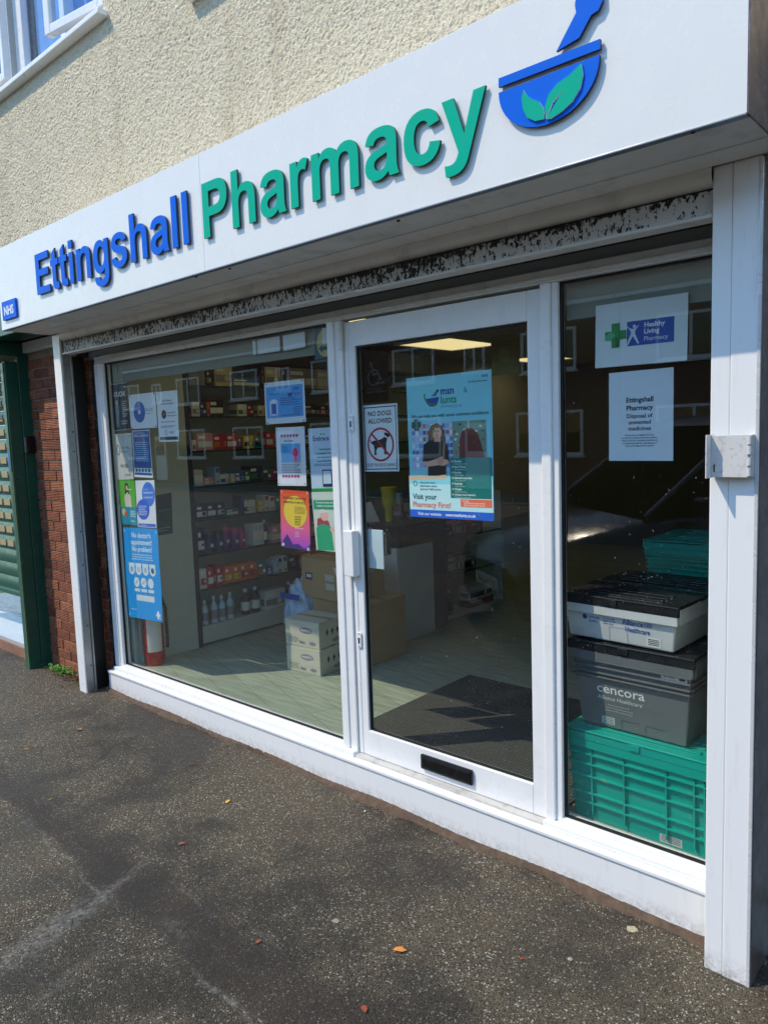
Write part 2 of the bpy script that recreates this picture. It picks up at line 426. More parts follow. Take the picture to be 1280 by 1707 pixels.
# silt and old mortar that has gathered along the foot of the plinth
def silt():
    m, t, b, c = base('silt'); a = t.mix(t.ramp(t.noise(c, 30, 7, .7), .3, .7), lin('#463a30'), lin('#6b5747'))
    t.link(a, b.inputs['Base Color']); b.inputs['Roughness'].default_value = .95
    t.link(t.bump(t.noise(c, 120, 6, .7), .8, .006), b.inputs['Normal'])
    mb = MB(); n = 260; v = []; f = []
    for i in range(n):
        x = -2.36+i/(n-1)*4.06
        wd = .030+.012*math.sin(x*3.1+1)+.010*math.sin(x*11)+random.uniform(-.006, .006)+.016*max(0, x-.2)
        for q, (k, h) in enumerate(((0, 1), (.3, .8), (.7, .35), (1, -.15))):
            y = -.050-k*wd; v.append((x, y, ground_z(x, y)+h*(.020+.006*math.sin(x*7)+random.uniform(-.002, .002))))
    for i in range(n-1):
        for q in range(3): f.append((i*4+q, i*4+q+1, i*4+q+5, i*4+q+4))
    mb.add(v, f, m, True); obj('silt_strip', mb, kind='structure')
silt()

# ------------------------------------------------------------------ rendered wall above the shop
RC = mat_roughcast()
HOLES = [(-3.75, -1.715, 3.985, 5.6), (-.845, .55, 3.745, 5.6)]
def roughcast():
    wall = thing('rendered_wall', 'cream roughcast rendered wall above the white shop sign', 'wall', (-1, -.1, 2.6))
    st = .0052; xs = np.arange(-3.9, 1.45, st); zs = np.arange(2.66, 4.80, st); nx, nz = len(xs), len(zs)
    h = RNG.random((nz, nx)); 
    def blur(a, k):
        for ax in (0, 1):
            a = sum(np.roll(a, s, ax) for s in range(-k, k+1))/(2*k+1)
        return a
    b1 = blur(h, 1); b1 = (b1-b1.mean())/b1.std(); b2 = blur(RNG.random((nz, nx)), 2); b2 = (b2-b2.mean())/b2.std()
    h0 = (h-h.mean())/h.std(); d = np.clip(h0*.0017+b1*.0005+b2*.0002, -.0045, .0024)
    X, Z = np.meshgrid(xs, zs); jx = RNG.uniform(-.0025, .0025, X.shape); jz = RNG.uniform(-.0025, .0025, X.shape)
    co = np.stack([X+jx+1, -.004-d, Z+jz-2.6], -1).reshape(-1, 3)
    i = np.arange(nx-1)[None, :]; j = np.arange(nz-1)[:, None]; a = j*nx+i
    quads = np.stack([a, a+1, a+nx+1, a+nx], -1).reshape(-1, 4)
    cx = (X[:-1, :-1]+st/2).ravel(); cz = (Z[:-1, :-1]+st/2).ravel(); keep = np.ones(len(quads), bool)
    for x0, x1, z0, z1 in HOLES: keep &= ~((cx > x0) & (cx < x1) & (cz > z0) & (cz < z1))
    quads = quads[keep]; n = len(quads)
    me = bpy.data.meshes.new('render_coat'); me.vertices.add(len(co)); me.vertices.foreach_set('co', co.ravel())
    me.loops.add(n*4); me.loops.foreach_set('vertex_index', quads.ravel().astype(np.int32))
    me.polygons.add(n); me.polygons.foreach_set('loop_start', np.arange(0, n*4, 4, dtype=np.int32)); me.polygons.foreach_set('loop_total', np.full(n, 4, np.int32))
    me.materials.append(RC); me.update(calc_edges=True); me.validate()
    obj('render_coat', me, wall, True)
    # plain masonry round and behind the coat that is in view
    mb = MB(); W_ = (-9, 6)
    for x0, x1, z0, z1 in ((-9, -3.75, 2.4, 7), (-1.715, -.845, 2.3, 7), (.55, 6, 2.3, 7), (-3.75, -1.715, 2.3, 3.985), (-.845, .55, 2.3, 3.745), (-3.75, -1.715, 5.3, 7), (-.845, .55, 5.1, 7)):
        mb.box(x0, x1, -.094, .12, z0, z1, RC)
    obj('masonry', mb, wall)
    # smooth reveals round the window
    return wall
roughcast()

# ------------------------------------------------------------------ upstairs windows
PANE_UP = glass((.84, .9, .95), 1.8, 'upstairs_glass')
BLUE_SHEET = M('#6f9ad8', .9, var=.1, vs_=14, name='blue_sheet')  # blue for the wavy sheet behind the upstairs panes
LACE = M('#a6a49c', .9, var=.3, vs_=40, name='lace')
def sash(name, hinge, ang, wd, ht, z0, sign, parent):
    """white casement leaf hinged at hinge, swung out by ang"""
    o = MB(); fr = .055; d = .05
    def T(p): 
        a, y, z = p; ca, sa = math.cos(ang), math.sin(ang)
        return (hinge[0]+sign*a*ca-0*y, hinge[1]-a*sa+y, z0+z)
    def lbox(mb, a0, a1, y0, y1, z0_, z1_, m):
        t_ = MB().box(a0, a1, y0, y1, z0_, z1_, m, .006)
        mb.add([T(p) for p in t_.v], t_.f, m)
    lbox(o, 0, fr, -d, 0, 0, ht, WHITE); lbox(o, wd-fr, wd, -d, 0, 0, ht, WHITE); lbox(o, fr, wd-fr, -d, 0, 0, fr, WHITE); lbox(o, fr, wd-fr, -d, 0, ht-fr, ht, WHITE)
    s = obj(name, o, parent)
    g = MB(); lbox(g, fr, wd-fr, -d*.6, -d*.45, fr, ht-fr, PANE_UP); obj('pane', g, s)
    return s
def upstairs(x0, x1, z0, label, opens):
    t = thing('upstairs_window', label, 'window', ((x0+x1)/2, -.1, z0))
    obj('sill', MB().box(x0-.03, x1+.06, -.165, .02, z0-.032, z0, WHITE, .006), t)
    f = MB(); zt = z0+1.2
    f.box(x0, x1, -.06, 0, z0+.001, z0+.06, WHITE, .005); f.box(x0, x0+.06, -.06, 0, z0+.06, zt, WHITE, .005); f.box(x1-.06, x1, -.06, 0, z0+.06, zt, WHITE, .005)
    f.box(x0, x1, -.06, 0, zt, zt+.06, WHITE, .005)
    obj('frame', f, t)
    for a, b in opens['mull']: bx('mullion', a, b, -.055, -.002, z0+.06, zt, WHITE, t)
    for a, b in opens['fix']:
        bx('pane', a, b, -.03, -.024, z0+.06, zt, PANE_UP, t, 0)
    for a, b, m in opens['cur']:
        c = MB(); n = 24
        v = [(a+(b-a)*i/n, .03+.018*math.sin(i*1.7), z) for i in range(n+1) for z in (z0, zt)]
        c.add(v, [(2*i, 2*i+2, 2*i+3, 2*i+1) for i in range(n)], m, True); obj('wavy_sheet', c, t)
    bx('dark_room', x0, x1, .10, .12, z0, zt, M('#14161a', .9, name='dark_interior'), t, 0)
    return t
t = upstairs(-3.70, -1.72, 3.985, 'white framed upstairs window at top left with two leaves swung open', dict(
    mull=[(at(13, 130, y=-.055).x, at(20, 130, y=-.055).x), (at(106, 70, y=-.055).x-.03, at(106, 70, y=-.055).x+.03)], fix=[(at(40, 120, y=-.03).x, at(106, 70, y=-.03).x)], cur=[(at(58, 100, y=.03).x, -1.80, BLUE_SHEET), (at(38, 120, y=.03).x, at(62, 100, y=.03).x, LACE)]))
sash('casement', (-1.70, -.055), math.radians(9), .565, 1.15, 4.03, -1, t)
sash('casement', (-3.66, -.05), math.radians(4.5), .70, 1.15, 4.03, 1, t)
st_ = MB().box(at(29, 120, y=-.07).x, at(42, 120, y=-.07).x, -.07, -.02, 4.02, 5.1, WHITE, .006); obj('stile', st_, t)
upstairs(-.83, .52, 3.745, 'corner of a second upstairs window sill at the top edge', dict(mull=[(-.2, -.13)], fix=[(-.77, -.2), (-.13, .46)], cur=[]))

# ------------------------------------------------------------------ brick pier with bricks one by one
BRICK = mat_brick()
MORTAR = M('#8a7e70', .95, var=.2, vs_=40, bump=.5, name='mortar')
def brick_mesh(l, h=.065, d=.05):
    mb = MB().box(-l/2, l/2, 0, d, -h/2, h/2, BRICK, .004); return mb.mesh('brick')
def pier(name, label, x0, x1, yf, z0, z1, off=0.):
    t = thing(name, label, 'wall', ((x0+x1)/2, yf, z0))
    bx('mortar_bed', x0, x1, yf+.010, yf+.3, z0-.1, z1, MORTAR, t, 0)
    cache = {}; row = 0; z = z0+.0375+.01
    while z < z1-.03:
        x = x0-(.1125 if row % 2 else 0)-off
        while x < x1-.02:
            a, b = max(x, x0), min(x+.215, x1)
            if b-a > .03:
                l = round(b-a, 3)
                if l not in cache: cache[l] = brick_mesh(l)
                o = bpy.data.objects.new('brick', cache[l]); COL.objects.link(o); o.parent = t
                o.location = ((a+b)/2-(x0+x1)/2, random.uniform(-.003, .003), z-z0); o.rotation_euler = (random.uniform(-.01, .01), 0, random.uniform(-.008, .008))
            x += .225
        z += .075; row += 1
    return t
pier('brick_pier', 'red brown combed brick pier between the green post and the white strip', -3.27, -2.505, -.03, -.16, 2.22)
pier('brick_jamb', 'narrow dark brick jamb between shutter guide and left window frame', -2.50, -2.318, .012, -.16, 2.12, .06)
PEEL = M('#15100e', .6, var=.3, vs_=30, dirt=('#9a8f86', .7, 35), name='peeling_black_paint')
bp_ = MB()
for i in range(40):
    z = -.15+i*.056; x = -2.345+random.uniform(-.02, .006)
    bp_.box(x, -2.3175, -.004-random.uniform(0, .003), .02, z, z+.0555, PEEL, .002)
obj('paint_edge', bp_, kind='structure')

# ------------------------------------------------------------------ fascia sign
YF, ZB, ZT, FXL, FXR = -.491, 2.268, 2.757, -2.515, 1.870
sign = thing('fascia_sign', 'long white shop sign with raised blue and green letters above the window', 'sign', (0, -.3, ZB))
bx('face_panel', FXL, -.3335, YF, YF+.004, ZB, ZT, FASCIA, sign, .0008)
bx('face_panel', -.3320, FXR, YF, YF+.004, ZB, ZT, FASCIA, sign, .0008)
bx('backing_box', FXL+.003, FXR-.003, YF+.005, -.096, ZB+.006, ZT-.002, SOFFIT, sign, 0)
bx('bottom_trim', FXL, FXR, YF-.003, YF+.022, ZB-.006, ZB-.0005, M('#7f858c', .35, .6, name='trim'), sign, .001)
bx('soffit', FXL, FXR, YF+.023, -.300, ZB-.004, ZB+.005, SOFFIT, sign, .001)
bx('soffit', FXL, FXR, -.2985, -.185, ZB-.008, ZB+.004, SOFFIT, sign, .001)
bx('end_cap', FXR, FXR+.004, YF+.002, -.10, ZB-.004, ZT, M('#6b5450', .3, .5, var=.3, vs_=9, dirt=('#a89c94', .6, 12), name='brown_metal'), sign, .001)
for u, v in ((383, 447), (664, 367), (1155, 219), (116, 566), (327, 461)):
    p = at(u, v, z=ZB-.005); obj('screw', MB().lathe([(.006, .004), (.0065, 0), (.004, -.004)], M('#3b3028', .6, .4, name='rusty_screw'), (p.x, p.y, p.z), 10), sign)

GLYPH = {  # outline of bold grotesque capitals and small letters, 1000 units to the em
 'E': (667, ["M73,0 L73,716 L604,716 L604,595 L218,595 L218,436 L577,436 L577,315 L218,315 L218,121 L617,121 L617,0"]),
 't': (333, ["M310,519 L310,409 L216,409 L216,200 C216,130 222,108 255,108 C270,108 290,113 308,119 L320,13 C290,0 255,-10 212,-10 C120,-10 79,40 79,140 L79,409 L16,409 L16,519 L79,519 L79,622 L216,702 L216,519"]),
 'i': (278, ["M72,0 L72,519 L209,519 L209,0", "M72,589 L72,716 L209,716 L209,589"]),
 'l': (278, ["M72,0 L72,716 L209,716 L209,0"]),
 'n': (611, ["M66,0 L66,519 L193,519 L193,445 C225,500 285,530 350,530 C460,530 545,470 545,340 L545,0 L408,0 L408,300 C408,390 380,425 320,425 C250,425 203,385 203,280 L203,0"]),
 'h': (611, ["M66,0 L66,716 L203,716 L203,453 C237,500 290,530 352,530 C462,530 545,470 545,340 L545,0 L408,0 L408,300 C408,390 380,425 320,425 C250,425 203,385 203,280 L203,0"]),
 'm': (889, ["M62,0 L62,519 L188,519 L188,448 C220,500 270,530 335,530 C403,530 455,503 483,448 C518,503 575,530 640,530 C760,530 828,470 828,345 L828,0 L691,0 L691,310 C691,390 668,422 610,422 C545,422 514,380 514,295 L514,0 L377,0 L377,318 C377,395 354,422 300,422 C235,422 199,380 199,295 L199,0"]),
 'r': (389, ["M66,0 L66,519 L193,519 L193,445 C222,505 262,530 310,530 C338,530 364,522 386,509 L343,389 C326,400 308,407 291,407 C235,407 203,370 203,250 L203,0"]),
 'g': (611, ["M59,-34 L216,-53 C222,-90 245,-104 290,-104 C345,-104 380,-88 390,-55 C396,-35 398,-10 398,76 C360,25 310,0 250,0 C120,0 40,105 40,263 C40,435 125,530 255,530 C320,530 372,500 407,446 L407,519 L535,519 L535,53 C535,-60 520,-105 495,-140 C460,-188 395,-211 295,-211 C130,-211 58,-150 58,-60", "M181,271 C181,165 222,108 285,108 C350,108 400,165 400,265 C400,370 352,424 287,424 C222,424 181,370 181,271"]),
 's': (556, ["M24,148 L162,169 C173,115 205,92 265,92 C330,92 365,110 365,145 C365,180 335,190 275,204 C115,240 45,275 45,372 C45,465 120,530 260,530 C395,530 465,488 492,398 L362,374 C350,412 320,432 264,432 C200,432 172,416 172,385 C172,355 200,345 320,318 C450,288 508,245 508,158 C508,60 420,-12 265,-12 C125,-12 45,45 24,148"]),
 'a': (556, ["M174,361 L50,383 C75,485 140,530 275,530 C400,530 470,495 492,430 C500,405 503,370 503,330 L501,170 C501,85 507,50 535,0 L399,0 C393,12 388,30 383,52 C335,10 280,-12 220,-12 C110,-12 40,52 40,142 C40,225 95,275 190,297 C280,314 330,325 366,339 L366,353 C366,400 340,423 270,423 C215,423 190,405 174,361", "M366,250 C340,241 310,234 265,225 C205,212 177,192 177,155 C177,115 207,85 255,85 C300,85 345,115 360,155 C366,175 366,200 366,250"]),
 'P': (667, ["M73,0 L73,716 L305,716 C420,716 470,712 500,702 C570,682 630,610 630,500 C630,390 575,315 490,288 C455,275 400,270 310,270 L218,270 L218,0", "M218,595 L218,391 L300,391 C380,391 410,397 432,410 C460,425 478,455 478,493 C478,545 448,582 400,590 C380,595 345,595 288,595"]),
 'c': (556, ["M524,366 L389,341 C381,395 350,420 302,420 C235,420 190,370 190,265 C190,145 235,97 304,97 C355,97 387,125 401,195 L536,172 C512,55 432,-12 298,-12 C140,-12 50,88 50,258 C50,430 142,530 300,530 C428,530 500,475 524,366"]),
 'y': (556, ["M7,519 L153,519 L277,151 L398,519 L540,519 L357,20 C330,-55 315,-100 290,-135 C255,-185 200,-211 115,-211 C90,-211 65,-208 40,-203 L28,-96 C48,-100 70,-103 88,-103 C150,-103 180,-75 203,-1"]),
}
def path(s, n=7):
    out = []
    for tok in s.replace('M', '|M').replace('L', '|L').replace('C', '|C').split('|'):
        tok = tok.strip()
        if not tok: continue
        nums = [tuple(float(q) for q in p.split(',')) for p in tok[1:].split()]
        if tok[0] in 'ML': out.append(nums[0])
        else:
            p0 = out[-1]; p1, p2, p3 = nums
            for i in range(1, n+1):
                a = i/n; b = 1-a
                out.append(tuple(b**3*p0[k]+3*b*b*a*p1[k]+3*b*a*a*p2[k]+a**3*p3[k] for k in (0, 1)))
    if math.dist(out[0], out[-1]) < 1: out.pop()
    return out
def solid(loops, x, z, sc, yf, depth, m, edge):
    """raised solid from flat outlines: face at yf, sides back by depth"""
    c = bpy.data.curves.new('g', 'CURVE'); c.dimensions = '2D'; c.fill_mode = 'BOTH'; c.extrude = depth/2/sc; c.resolution_u = 1
    for lp in loops:
        sp = c.splines.new('POLY'); sp.points.add(len(lp)-1); sp.use_cyclic_u = True
        for q, p in zip(sp.points, lp): q.co = (p[0], p[1], 0, 1)
    o = bpy.data.objects.new('g', c); me = o.to_mesh()
    mb = MB(); V_ = [(x+p.co.x*sc, yf+depth/2-p.co.z*sc, z+p.co.y*sc) for p in me.vertices]
    for p in me.polygons:
        vs_ = list(p.vertices); side = abs(p.normal.z) < .5
        mb.add([V_[i] for i in vs_], [tuple(range(len(vs_)))], edge if side else m)
    o.to_mesh_clear(); bpy.data.objects.remove(o); bpy.data.curves.remove(c)
    bm = bmesh.new()
    me2 = mb.mesh('letter', ORG[sign]); bm.from_mesh(me2); bmesh.ops.remove_doubles(bm, verts=bm.verts, dist=1e-5); bm.to_mesh(me2); bm.free()
    return me2
EDGE_B = M('#20303f', .4, name='letter_edge_blue'); EDGE_T = M('#27413c', .4, name='letter_edge_green')
def word(s, x_left, x_right, zb, cap, m, e):
    sc0 = cap/716; tot = sum(GLYPH[c][0] for c in s)
    l0 = min(p[0] for p in path(GLYPH[s[0]][1][0])); r0 = GLYPH[s[-1]][0]-max(p[0] for p in path(GLYPH[s[-1]][1][0]))
    adv = (x_right-x_left)/(tot-l0-r0); x = x_left-l0*adv
    for c in s:
        wd, ps = GLYPH[c]; k = adv/sc0
        loops = [[(a*k, b) for a, b in path(p)] for p in ps]
        obj('letter', solid(loops, x, zb, sc0, YF-.015, .010, m, e), sign, True); x += wd*adv
_L = lambda u, v: at(u, v, y=YF-.015)
word('Ettingshall', _L(57, 425).x, _L(315.5, 409).x, _L(64, 491).z, .223, BLUE, EDGE_B)
word('Pharmacy', _L(337.5, 350).x, _L(809, 142).x, _L(342, 397).z, .225, TEAL, EDGE_T)
def flat(name, pts, yf, d, m, e, label=None):
    return obj(name, solid([pts], 0, 0, 1, yf, d, m, e), sign, True, label=label)
yl = YF-.015
q = lambda u, v: (at(u, v, y=yl).x, at(u, v, y=yl).z)
flat('mortar_rim', [q(830.8, 130), q(1000, 63.5), q(1000, 80.5), q(830.8, 145)], yl, .010, BLUE, EDGE_B, 'blue slanted rim bar of the mortar emblem')
bowl = [q(832, 158)]; c0 = Vector(q(831, 154)); c1 = Vector(q(999, 90)); cc_ = (c0+c1)/2; ex = (c1-c0)/2; rr = ex.length
bowl = [(cc_.x-rr*math.cos(a)*1.0, cc_.y+(ex.y/ex.x)*(-rr*math.cos(a))-(q(914, 122)[1]-q(912, 206)[1])*math.sin(a)**.95) for a in np.linspace(0, math.pi, 30)]
flat('mortar_bowl', bowl, yl, .010, BLUE, EDGE_B, 'blue half round bowl of the mortar emblem')
flat('pestle', [q(927, 85), q(965, 62), q(985, 24), q(997, 16), q(1004, 0), q(1003, -18), q(990, -30), q(972, -26), q(960, -8), q(958, 8), q(960, 20)], yl, .010, BLUE, EDGE_B, 'blue pestle of the mortar emblem')
leaf1 = [q(907, 199), q(893, 202), q(880, 196), q(873, 182), q(871, 164), q(874, 150), q(880, 160), q(890, 166), q(900, 170), q(906, 178), q(908, 188)]
leaf2 = [q(911, 198), q(909, 180), q(916, 158), q(930, 140), q(950, 126), q(970, 106), q(973, 124), q(968, 148), q(955, 170), q(938, 186), q(920, 198), q(912, 199), q(924, 178), q(941, 148), q(922, 172)]
flat('leaf', leaf1, yl-.0062, .006, TEAL, M('#d9e6e2', .4, name='pale_edge'), 'small green leaf on the mortar emblem')
flat('leaf', leaf2, yl-.0062, .006, TEAL, M('#d9e6e2', .4, name='pale_edge'), 'large green leaf on the mortar emblem')
bdg = bx('badge', -2.455, -2.255, YF-.014, YF-.001, 2.318, 2.430, BLUE, sign, .002, label='small blue badge at the left end of the sign')
pr = Print(lambda a, b, k: (-2.455+a, YF-.0142-.0004*k, 2.430-b), .2, .112)
pr.text('NHS', .5, .74, .46, '#dfe8f4', 'c', .05, maxw=.72); pr.finish(bdg)

# ------------------------------------------------------------------ roller shutter, guides, pillar
sh = thing('roller_shutter', 'rolled up shutter with flaking black and white bottom rail over the window', 'shutter', (0, -.15, 2.13))
FLAKY = mat_flaky()
hb = MB(); n = 10
prof = [(-.186, 2.262), (-.186, 2.236), (-.180, 2.222), (-.168, 2.214), (-.150, 2.211), (-.12, 2.211)]
v = [(x, y, z) for x in (-2.40, 1.69) for y, z in prof]; k = len(prof)
hb.add(v, [(i, i+1, k+i+1, k+i) for i in range(k-1)], SOFFIT, True); obj('housing', hb, sh)
bx('slot', -2.40, 1.69, -.149, -.10, 2.206, 2.214, BLACK, sh, 0)
bx('bottom_rail', -2.405, 1.688, -.158, -.13, 2.136, 2.205, FLAKY, sh, .003, label='bottom rail with flaking black and white paint')
bx('rail_lip', -2.405, 1.688, -.172, -.105, 2.124, 2.1355, WHITE_OLD, sh, .003)
bx('lintel_soffit', -2.40, 1.69, -.104, .02, 2.150, 2.160, M('#2c2a28', .8, var=.3, dirt=('#8c8880', .5, 12), name='dark_lintel'), sh, 0)  # dark base colour broken by paler blotches
g = thing('shutter_guide', 'white and grey upright shutter guide at the left of the shop window', 'shutter guide', (-2.45, -.15, -.18))
bx('front_strip', -2.508, -2.411, -.180, -.170, -.20, 2.256, WHITE, g, .002)
gc = MB()
gc.box(-2.435, -2.409, -.1695, -.150, -.19, 2.24, ALU, .002); gc.box(-2.435, -2.415, -.1495, -.118, -.19, 2.12, ALU, .001); gc.box(-2.435, -2.404, -.1175, -.104, -.19, 2.12, ALU, .002)
obj('channel', gc, g); bx('slot', -2.49, -2.43, -.103, -.012, -.19, 2.12, BLACK, g, 0)  # solid black fill stands for the shade inside the guide opening
for z in (1.62, 1.49, .95, .72, .30, .02): obj('screw', MB().lathe([(.005, 0), (.005, .003), (.002, .004)], BLACK, (-2.4148, -.134, z), 8, 'x'), g)
SPLASH = mat_plinth()
pl = thing('corner_pillar', 'white clad pillar at the right end of the shopfront', 'pillar', (1.76, -.1, -.2))
bx('cladding', 1.690, 1.745, -.176, .06, -.26, 2.262, SPLASH, pl, .004); bx('cladding', 1.7452, 1.822, -.1785, .06, -.26, 2.262, SPLASH, pl, .004)
bx('side_trim', 1.8222, 1.829, -.172, .055, -.26, 2.262, M('#7d6c66', .35, .4, var=.3, vs_=8, name='pillar_side'), pl, .002)
bx('corner_bead', 1.816, 1.8268, -.1815, -.174, -.25, 2.255, M('#d6d6d8', .25, .2, name='bead'), pl, .002)
hp = thing('hasp', 'white painted hasp plate fixed to the right pillar', 'hasp', (1.76, -.18, 1.43))
HW = M('#d4d3d0', .4, var=.05, dirt=('#6b665e', .6, 60), name='chipped_white')
bx('plate', 1.706, 1.806, -.2115, -.2075, 1.375, 1.497, HW, hp, .001); bx('flange', 1.702, 1.7058, -.250, -.1795, 1.373, 1.499, HW, hp, .001)
bx('slot', 1.713, 1.7165, -.2125, -.2117, 1.39, 1.412, BLACK, hp, 0)
for z in (1.385, 1.415, 1.447, 1.475): obj('hinge_knuckle', MB().lathe([(.007, 0), (.007, .024)], HW, (1.8085, -.207, z-.006), 10), hp)
bx('back_leaf', 1.80, 1.8155, -.2035, -.179, 1.375, 1.497, HW, hp, .001)
bx('neighbour_wall', 1.832, 9, .10, .4, -.4, 2.3, M('#1b1715', .8, var=.3, name='dark_neighbour'), label='dark shopfront wall right of the white pillar', cat='wall')

# ------------------------------------------------------------------ shopfront frame with fixed panes
sf = thing('shopfront_frame', 'white aluminium shopfront frame standing on a white plinth', 'shopfront', (-.3, 0, -.03))
bx('plinth', -2.330, 1.6895, -.053, .045, -.34, -.036, SPLASH, sf, .003)
bx('sill', -2.330, 1.6892, -.060, .02, -.0355, -.018, WHITE, sf, .004)
bx('sill', -2.300, -.002, -.030, .05, -.0175, .008, WHITE, sf, .004); bx('sill', 1.028, 1.689, -.030, .05, -.0175, .008, WHITE, sf, .004)
bx('threshold', -.0015, 1.0275, -.022, .055, -.0175, -.006, M('#c9c7c2', .4, .2, dirt=('#5d5448', .6, 20), name='threshold'), sf, .002)
bx('head_rail', -2.317, 1.689, 0, .06, 2.060, 2.108, WHITE_OLD, sf, .003); bx('head_bead', -2.30, 1.688, -.008, -.0003, 2.068, 2.082, WHITE_OLD, sf, .002)
bx('jamb', -2.317, -2.258, -.004, .06, .0085, 2.0595, WHITE, sf, .003); bx('jamb', -2.2575, -2.222, .004, .06, .0085, 2.0595, WHITE, sf, .003)
bx('mullion', -.094, -.050, -.006, .06, .0085, 2.0595, WHITE, sf, .004); bx('mullion', -.0495, -.004, .002, .06, .0085, 2.0595, WHITE, sf, .003)
bx('mullion', 1.028, 1.068, -.006, .06, .0085, 2.0595, WHITE, sf, .004); bx('mullion', 1.0685, 1.094, .006, .06, .0085, 2.0595, WHITE, sf, .003)
bx('bottom_rail', -2.2215, -.0945, .004, .06, .0085, .024, WHITE, sf, .003); bx('bottom_rail', 1.0945, 1.6885, .004, .06, .0085, .024, WHITE, sf, .003)
def gasket(x0, x1, z0, z1, y, par):
    m = MB(); t_ = .007
    m.box(x0, x1, y, y+.012, z0, z0+t_, BLACK); m.box(x0, x1, y, y+.012, z1-t_, z1, BLACK); m.box(x0, x0+t_+.004, y, y+.012, z0+t_, z1-t_, BLACK); m.box(x1-t_, x1, y, y+.012, z0+t_, z1-t_, BLACK)
    obj('gasket', m, par)
gasket(-2.2215, -.0945, .0245, 2.0595, .022, sf); gasket(1.0945, 1.688, .0245, 2.0595, .022, sf)
bx('window_pane', -2.2215, -.0945, .0345, .0400, .0245, 2.0595, GLASS, sf, 0); bx('window_pane', 1.0945, 1.688, .0345, .0400, .0245, 2.0595, GLASS, sf, 0)
bx('pivot_cover', -.012, .006, -.014, .0015, 1.925, 2.052, WHITE_OLD, sf, .002)

# ------------------------------------------------------------------ door
dr = thing('shop_door', 'white framed glass shop door with black letter plate at the bottom', 'door', (.5, .02, 0))
DY = .012
bx('stile', .002, .026, DY, .055, -.004, 2.048, WHITE, dr, .003); bx('stile', .0264, .064, DY+.003, .055, -.004, 2.048, WHITE, dr, .002)
bx('stile', .963, 1.024, DY, .055, -.004, 2.048, WHITE, dr, .003)
bx('top_rail', .0645, .9625, DY, .055, 1.936, 2.048, WHITE, dr, .003); bx('bottom_rail', .0645, .9625, DY, .055, -.004, .120, WHITE, dr, .003)
gasket(.0645, .9625, .1205, 1.9355, .026, dr)
bx('glass_pane', .0645, .9625, .0385, .0440, .1205, 1.9355, GLASS, dr, 0)
lp = bx('letter_plate', .394, .674, -.004, DY-.0005, .030, .098, BLACKP, dr, .005, label='black letter plate')
bx('flap', .405, .663, -.009, -.0045, .040, .084, BLACKP, lp, .003); bx('lip', .400, .668, -.010, -.0045, .086, .093, BLACKP, lp, .002)
def lock(x, z, h):
    l_ = bx('lock_plate', x-.013, x+.013, DY-.006, DY-.0005, z-h/2, z+h/2, WHITE, dr, .003)
    obj('keyhole', MB().lathe([(.007, -.002), (.007, 0)], STEEL, (x, DY-.0062, z+.006), 12, 'y'), l_); bx('key_slot', x-.003, x+.003, DY-.0095, DY-.0062, z-.016, z+.001, BLACK, l_, 0)
    for dz in (-h/2+.008, h/2-.008): obj('screw', MB().lathe([(.003, -.001), (.003, 0)], BLACK, (x, DY-.0062, z+dz), 8, 'y'), l_)
p = at(584, 706, y=DY); lock(.030, p.z, .075); p = at(597, 1066, y=DY); lock(.030, p.z, .075)
z0, z1 = at(595, 961, y=-.01).z, at(595, 885, y=-.01).z
bx('lock_cover', -.012, .050, -.034, DY-.0005, z0, z1, WHITE, dr, .004)
p0, p1 = at(612, 882, y=.05), at(640, 950, y=.05)
bx('inside_plate', p0.x, p1.x, .050, .056, p1.z, p0.z, M('#cfe0ea', .3, name='pale_plate'), dr, .004)
p0, p1 = at(640, 886, y=.085), at(655, 926, y=.085)
bx('inside_handle', p0.x, p1.x-.02, .058, .10, p1.z, p0.z, STEEL, dr, .006)

# ------------------------------------------------------------------ room inside the shop
IVORY = M('#c8cbc3', .6, var=.05, name='pale_wall')
def st(name, *a): return bx(name, *a, None, 0, kind='structure')
st('floor', -2.62, 1.95, .055, 6.6, -.06, 0, mat_wood_vinyl())
st('ceiling', -2.62, 1.95, .061, 6.6, 2.36, 2.42, M('#b9b9b2', .8, name='ceiling_tiles'))
st('wall_left', -2.70, -2.62, .06, 6.6, -.06, 2.42, IVORY); st('wall_right', 1.95, 2.0, .06, 6.6, -.06, 2.42, M('#6f716c', .7, name='grey_wall')); st('wall_back', -2.7, 2.0, 6.6, 6.7, -.06, 2.42, M('#777b80', .7, name='back_wall'))
st('wall_front', -2.69, 2.0, .061, .12, 2.109, 2.42, IVORY)
st('wall_front', -2.69, -2.318, .063, .12, -.06, 2.108, IVORY); st('wall_front', 1.69, 2.0, .063, .12, -.3, 2.108, IVORY)
PEL = M('#8f958b', .6, var=.04, name='pelmet_board')
bx('pelmet', -2.20, -.10, .062, .074, 1.930, 2.09, PEL, label='grey green pelmet board across the top of the left window', cat='pelmet')
bx('pelmet', 1.10, 1.68, .062, .074, 1.925, 2.09, PEL, label='grey pelmet board across the top of the right window', cat='pelmet')
def ceiling_panel(x0, x1, y0, y1, label):
    t = thing('ceiling_light', label, 'ceiling light', ((x0+x1)/2, (y0+y1)/2, 2.36), 'ceiling lights in the shop')
    f = MB(); f.box(x0-.03, x1+.03, y0-.03, y0, 2.338, 2.359, WHITE); f.box(x0-.03, x1+.03, y1, y1+.03, 2.338, 2.359, WHITE); f.box(x0-.03, x0, y0, y1, 2.338, 2.359, WHITE); f.box(x1, x1+.03, y0, y1, 2.338, 2.359, WHITE)
    obj('frame', f, t); bx('diffuser', x0, x1, y0, y1, 2.345, 2.356, LAMP, t, 0)
LAMP = emit('#ffe7a6', .52, 'lit_diffuser')
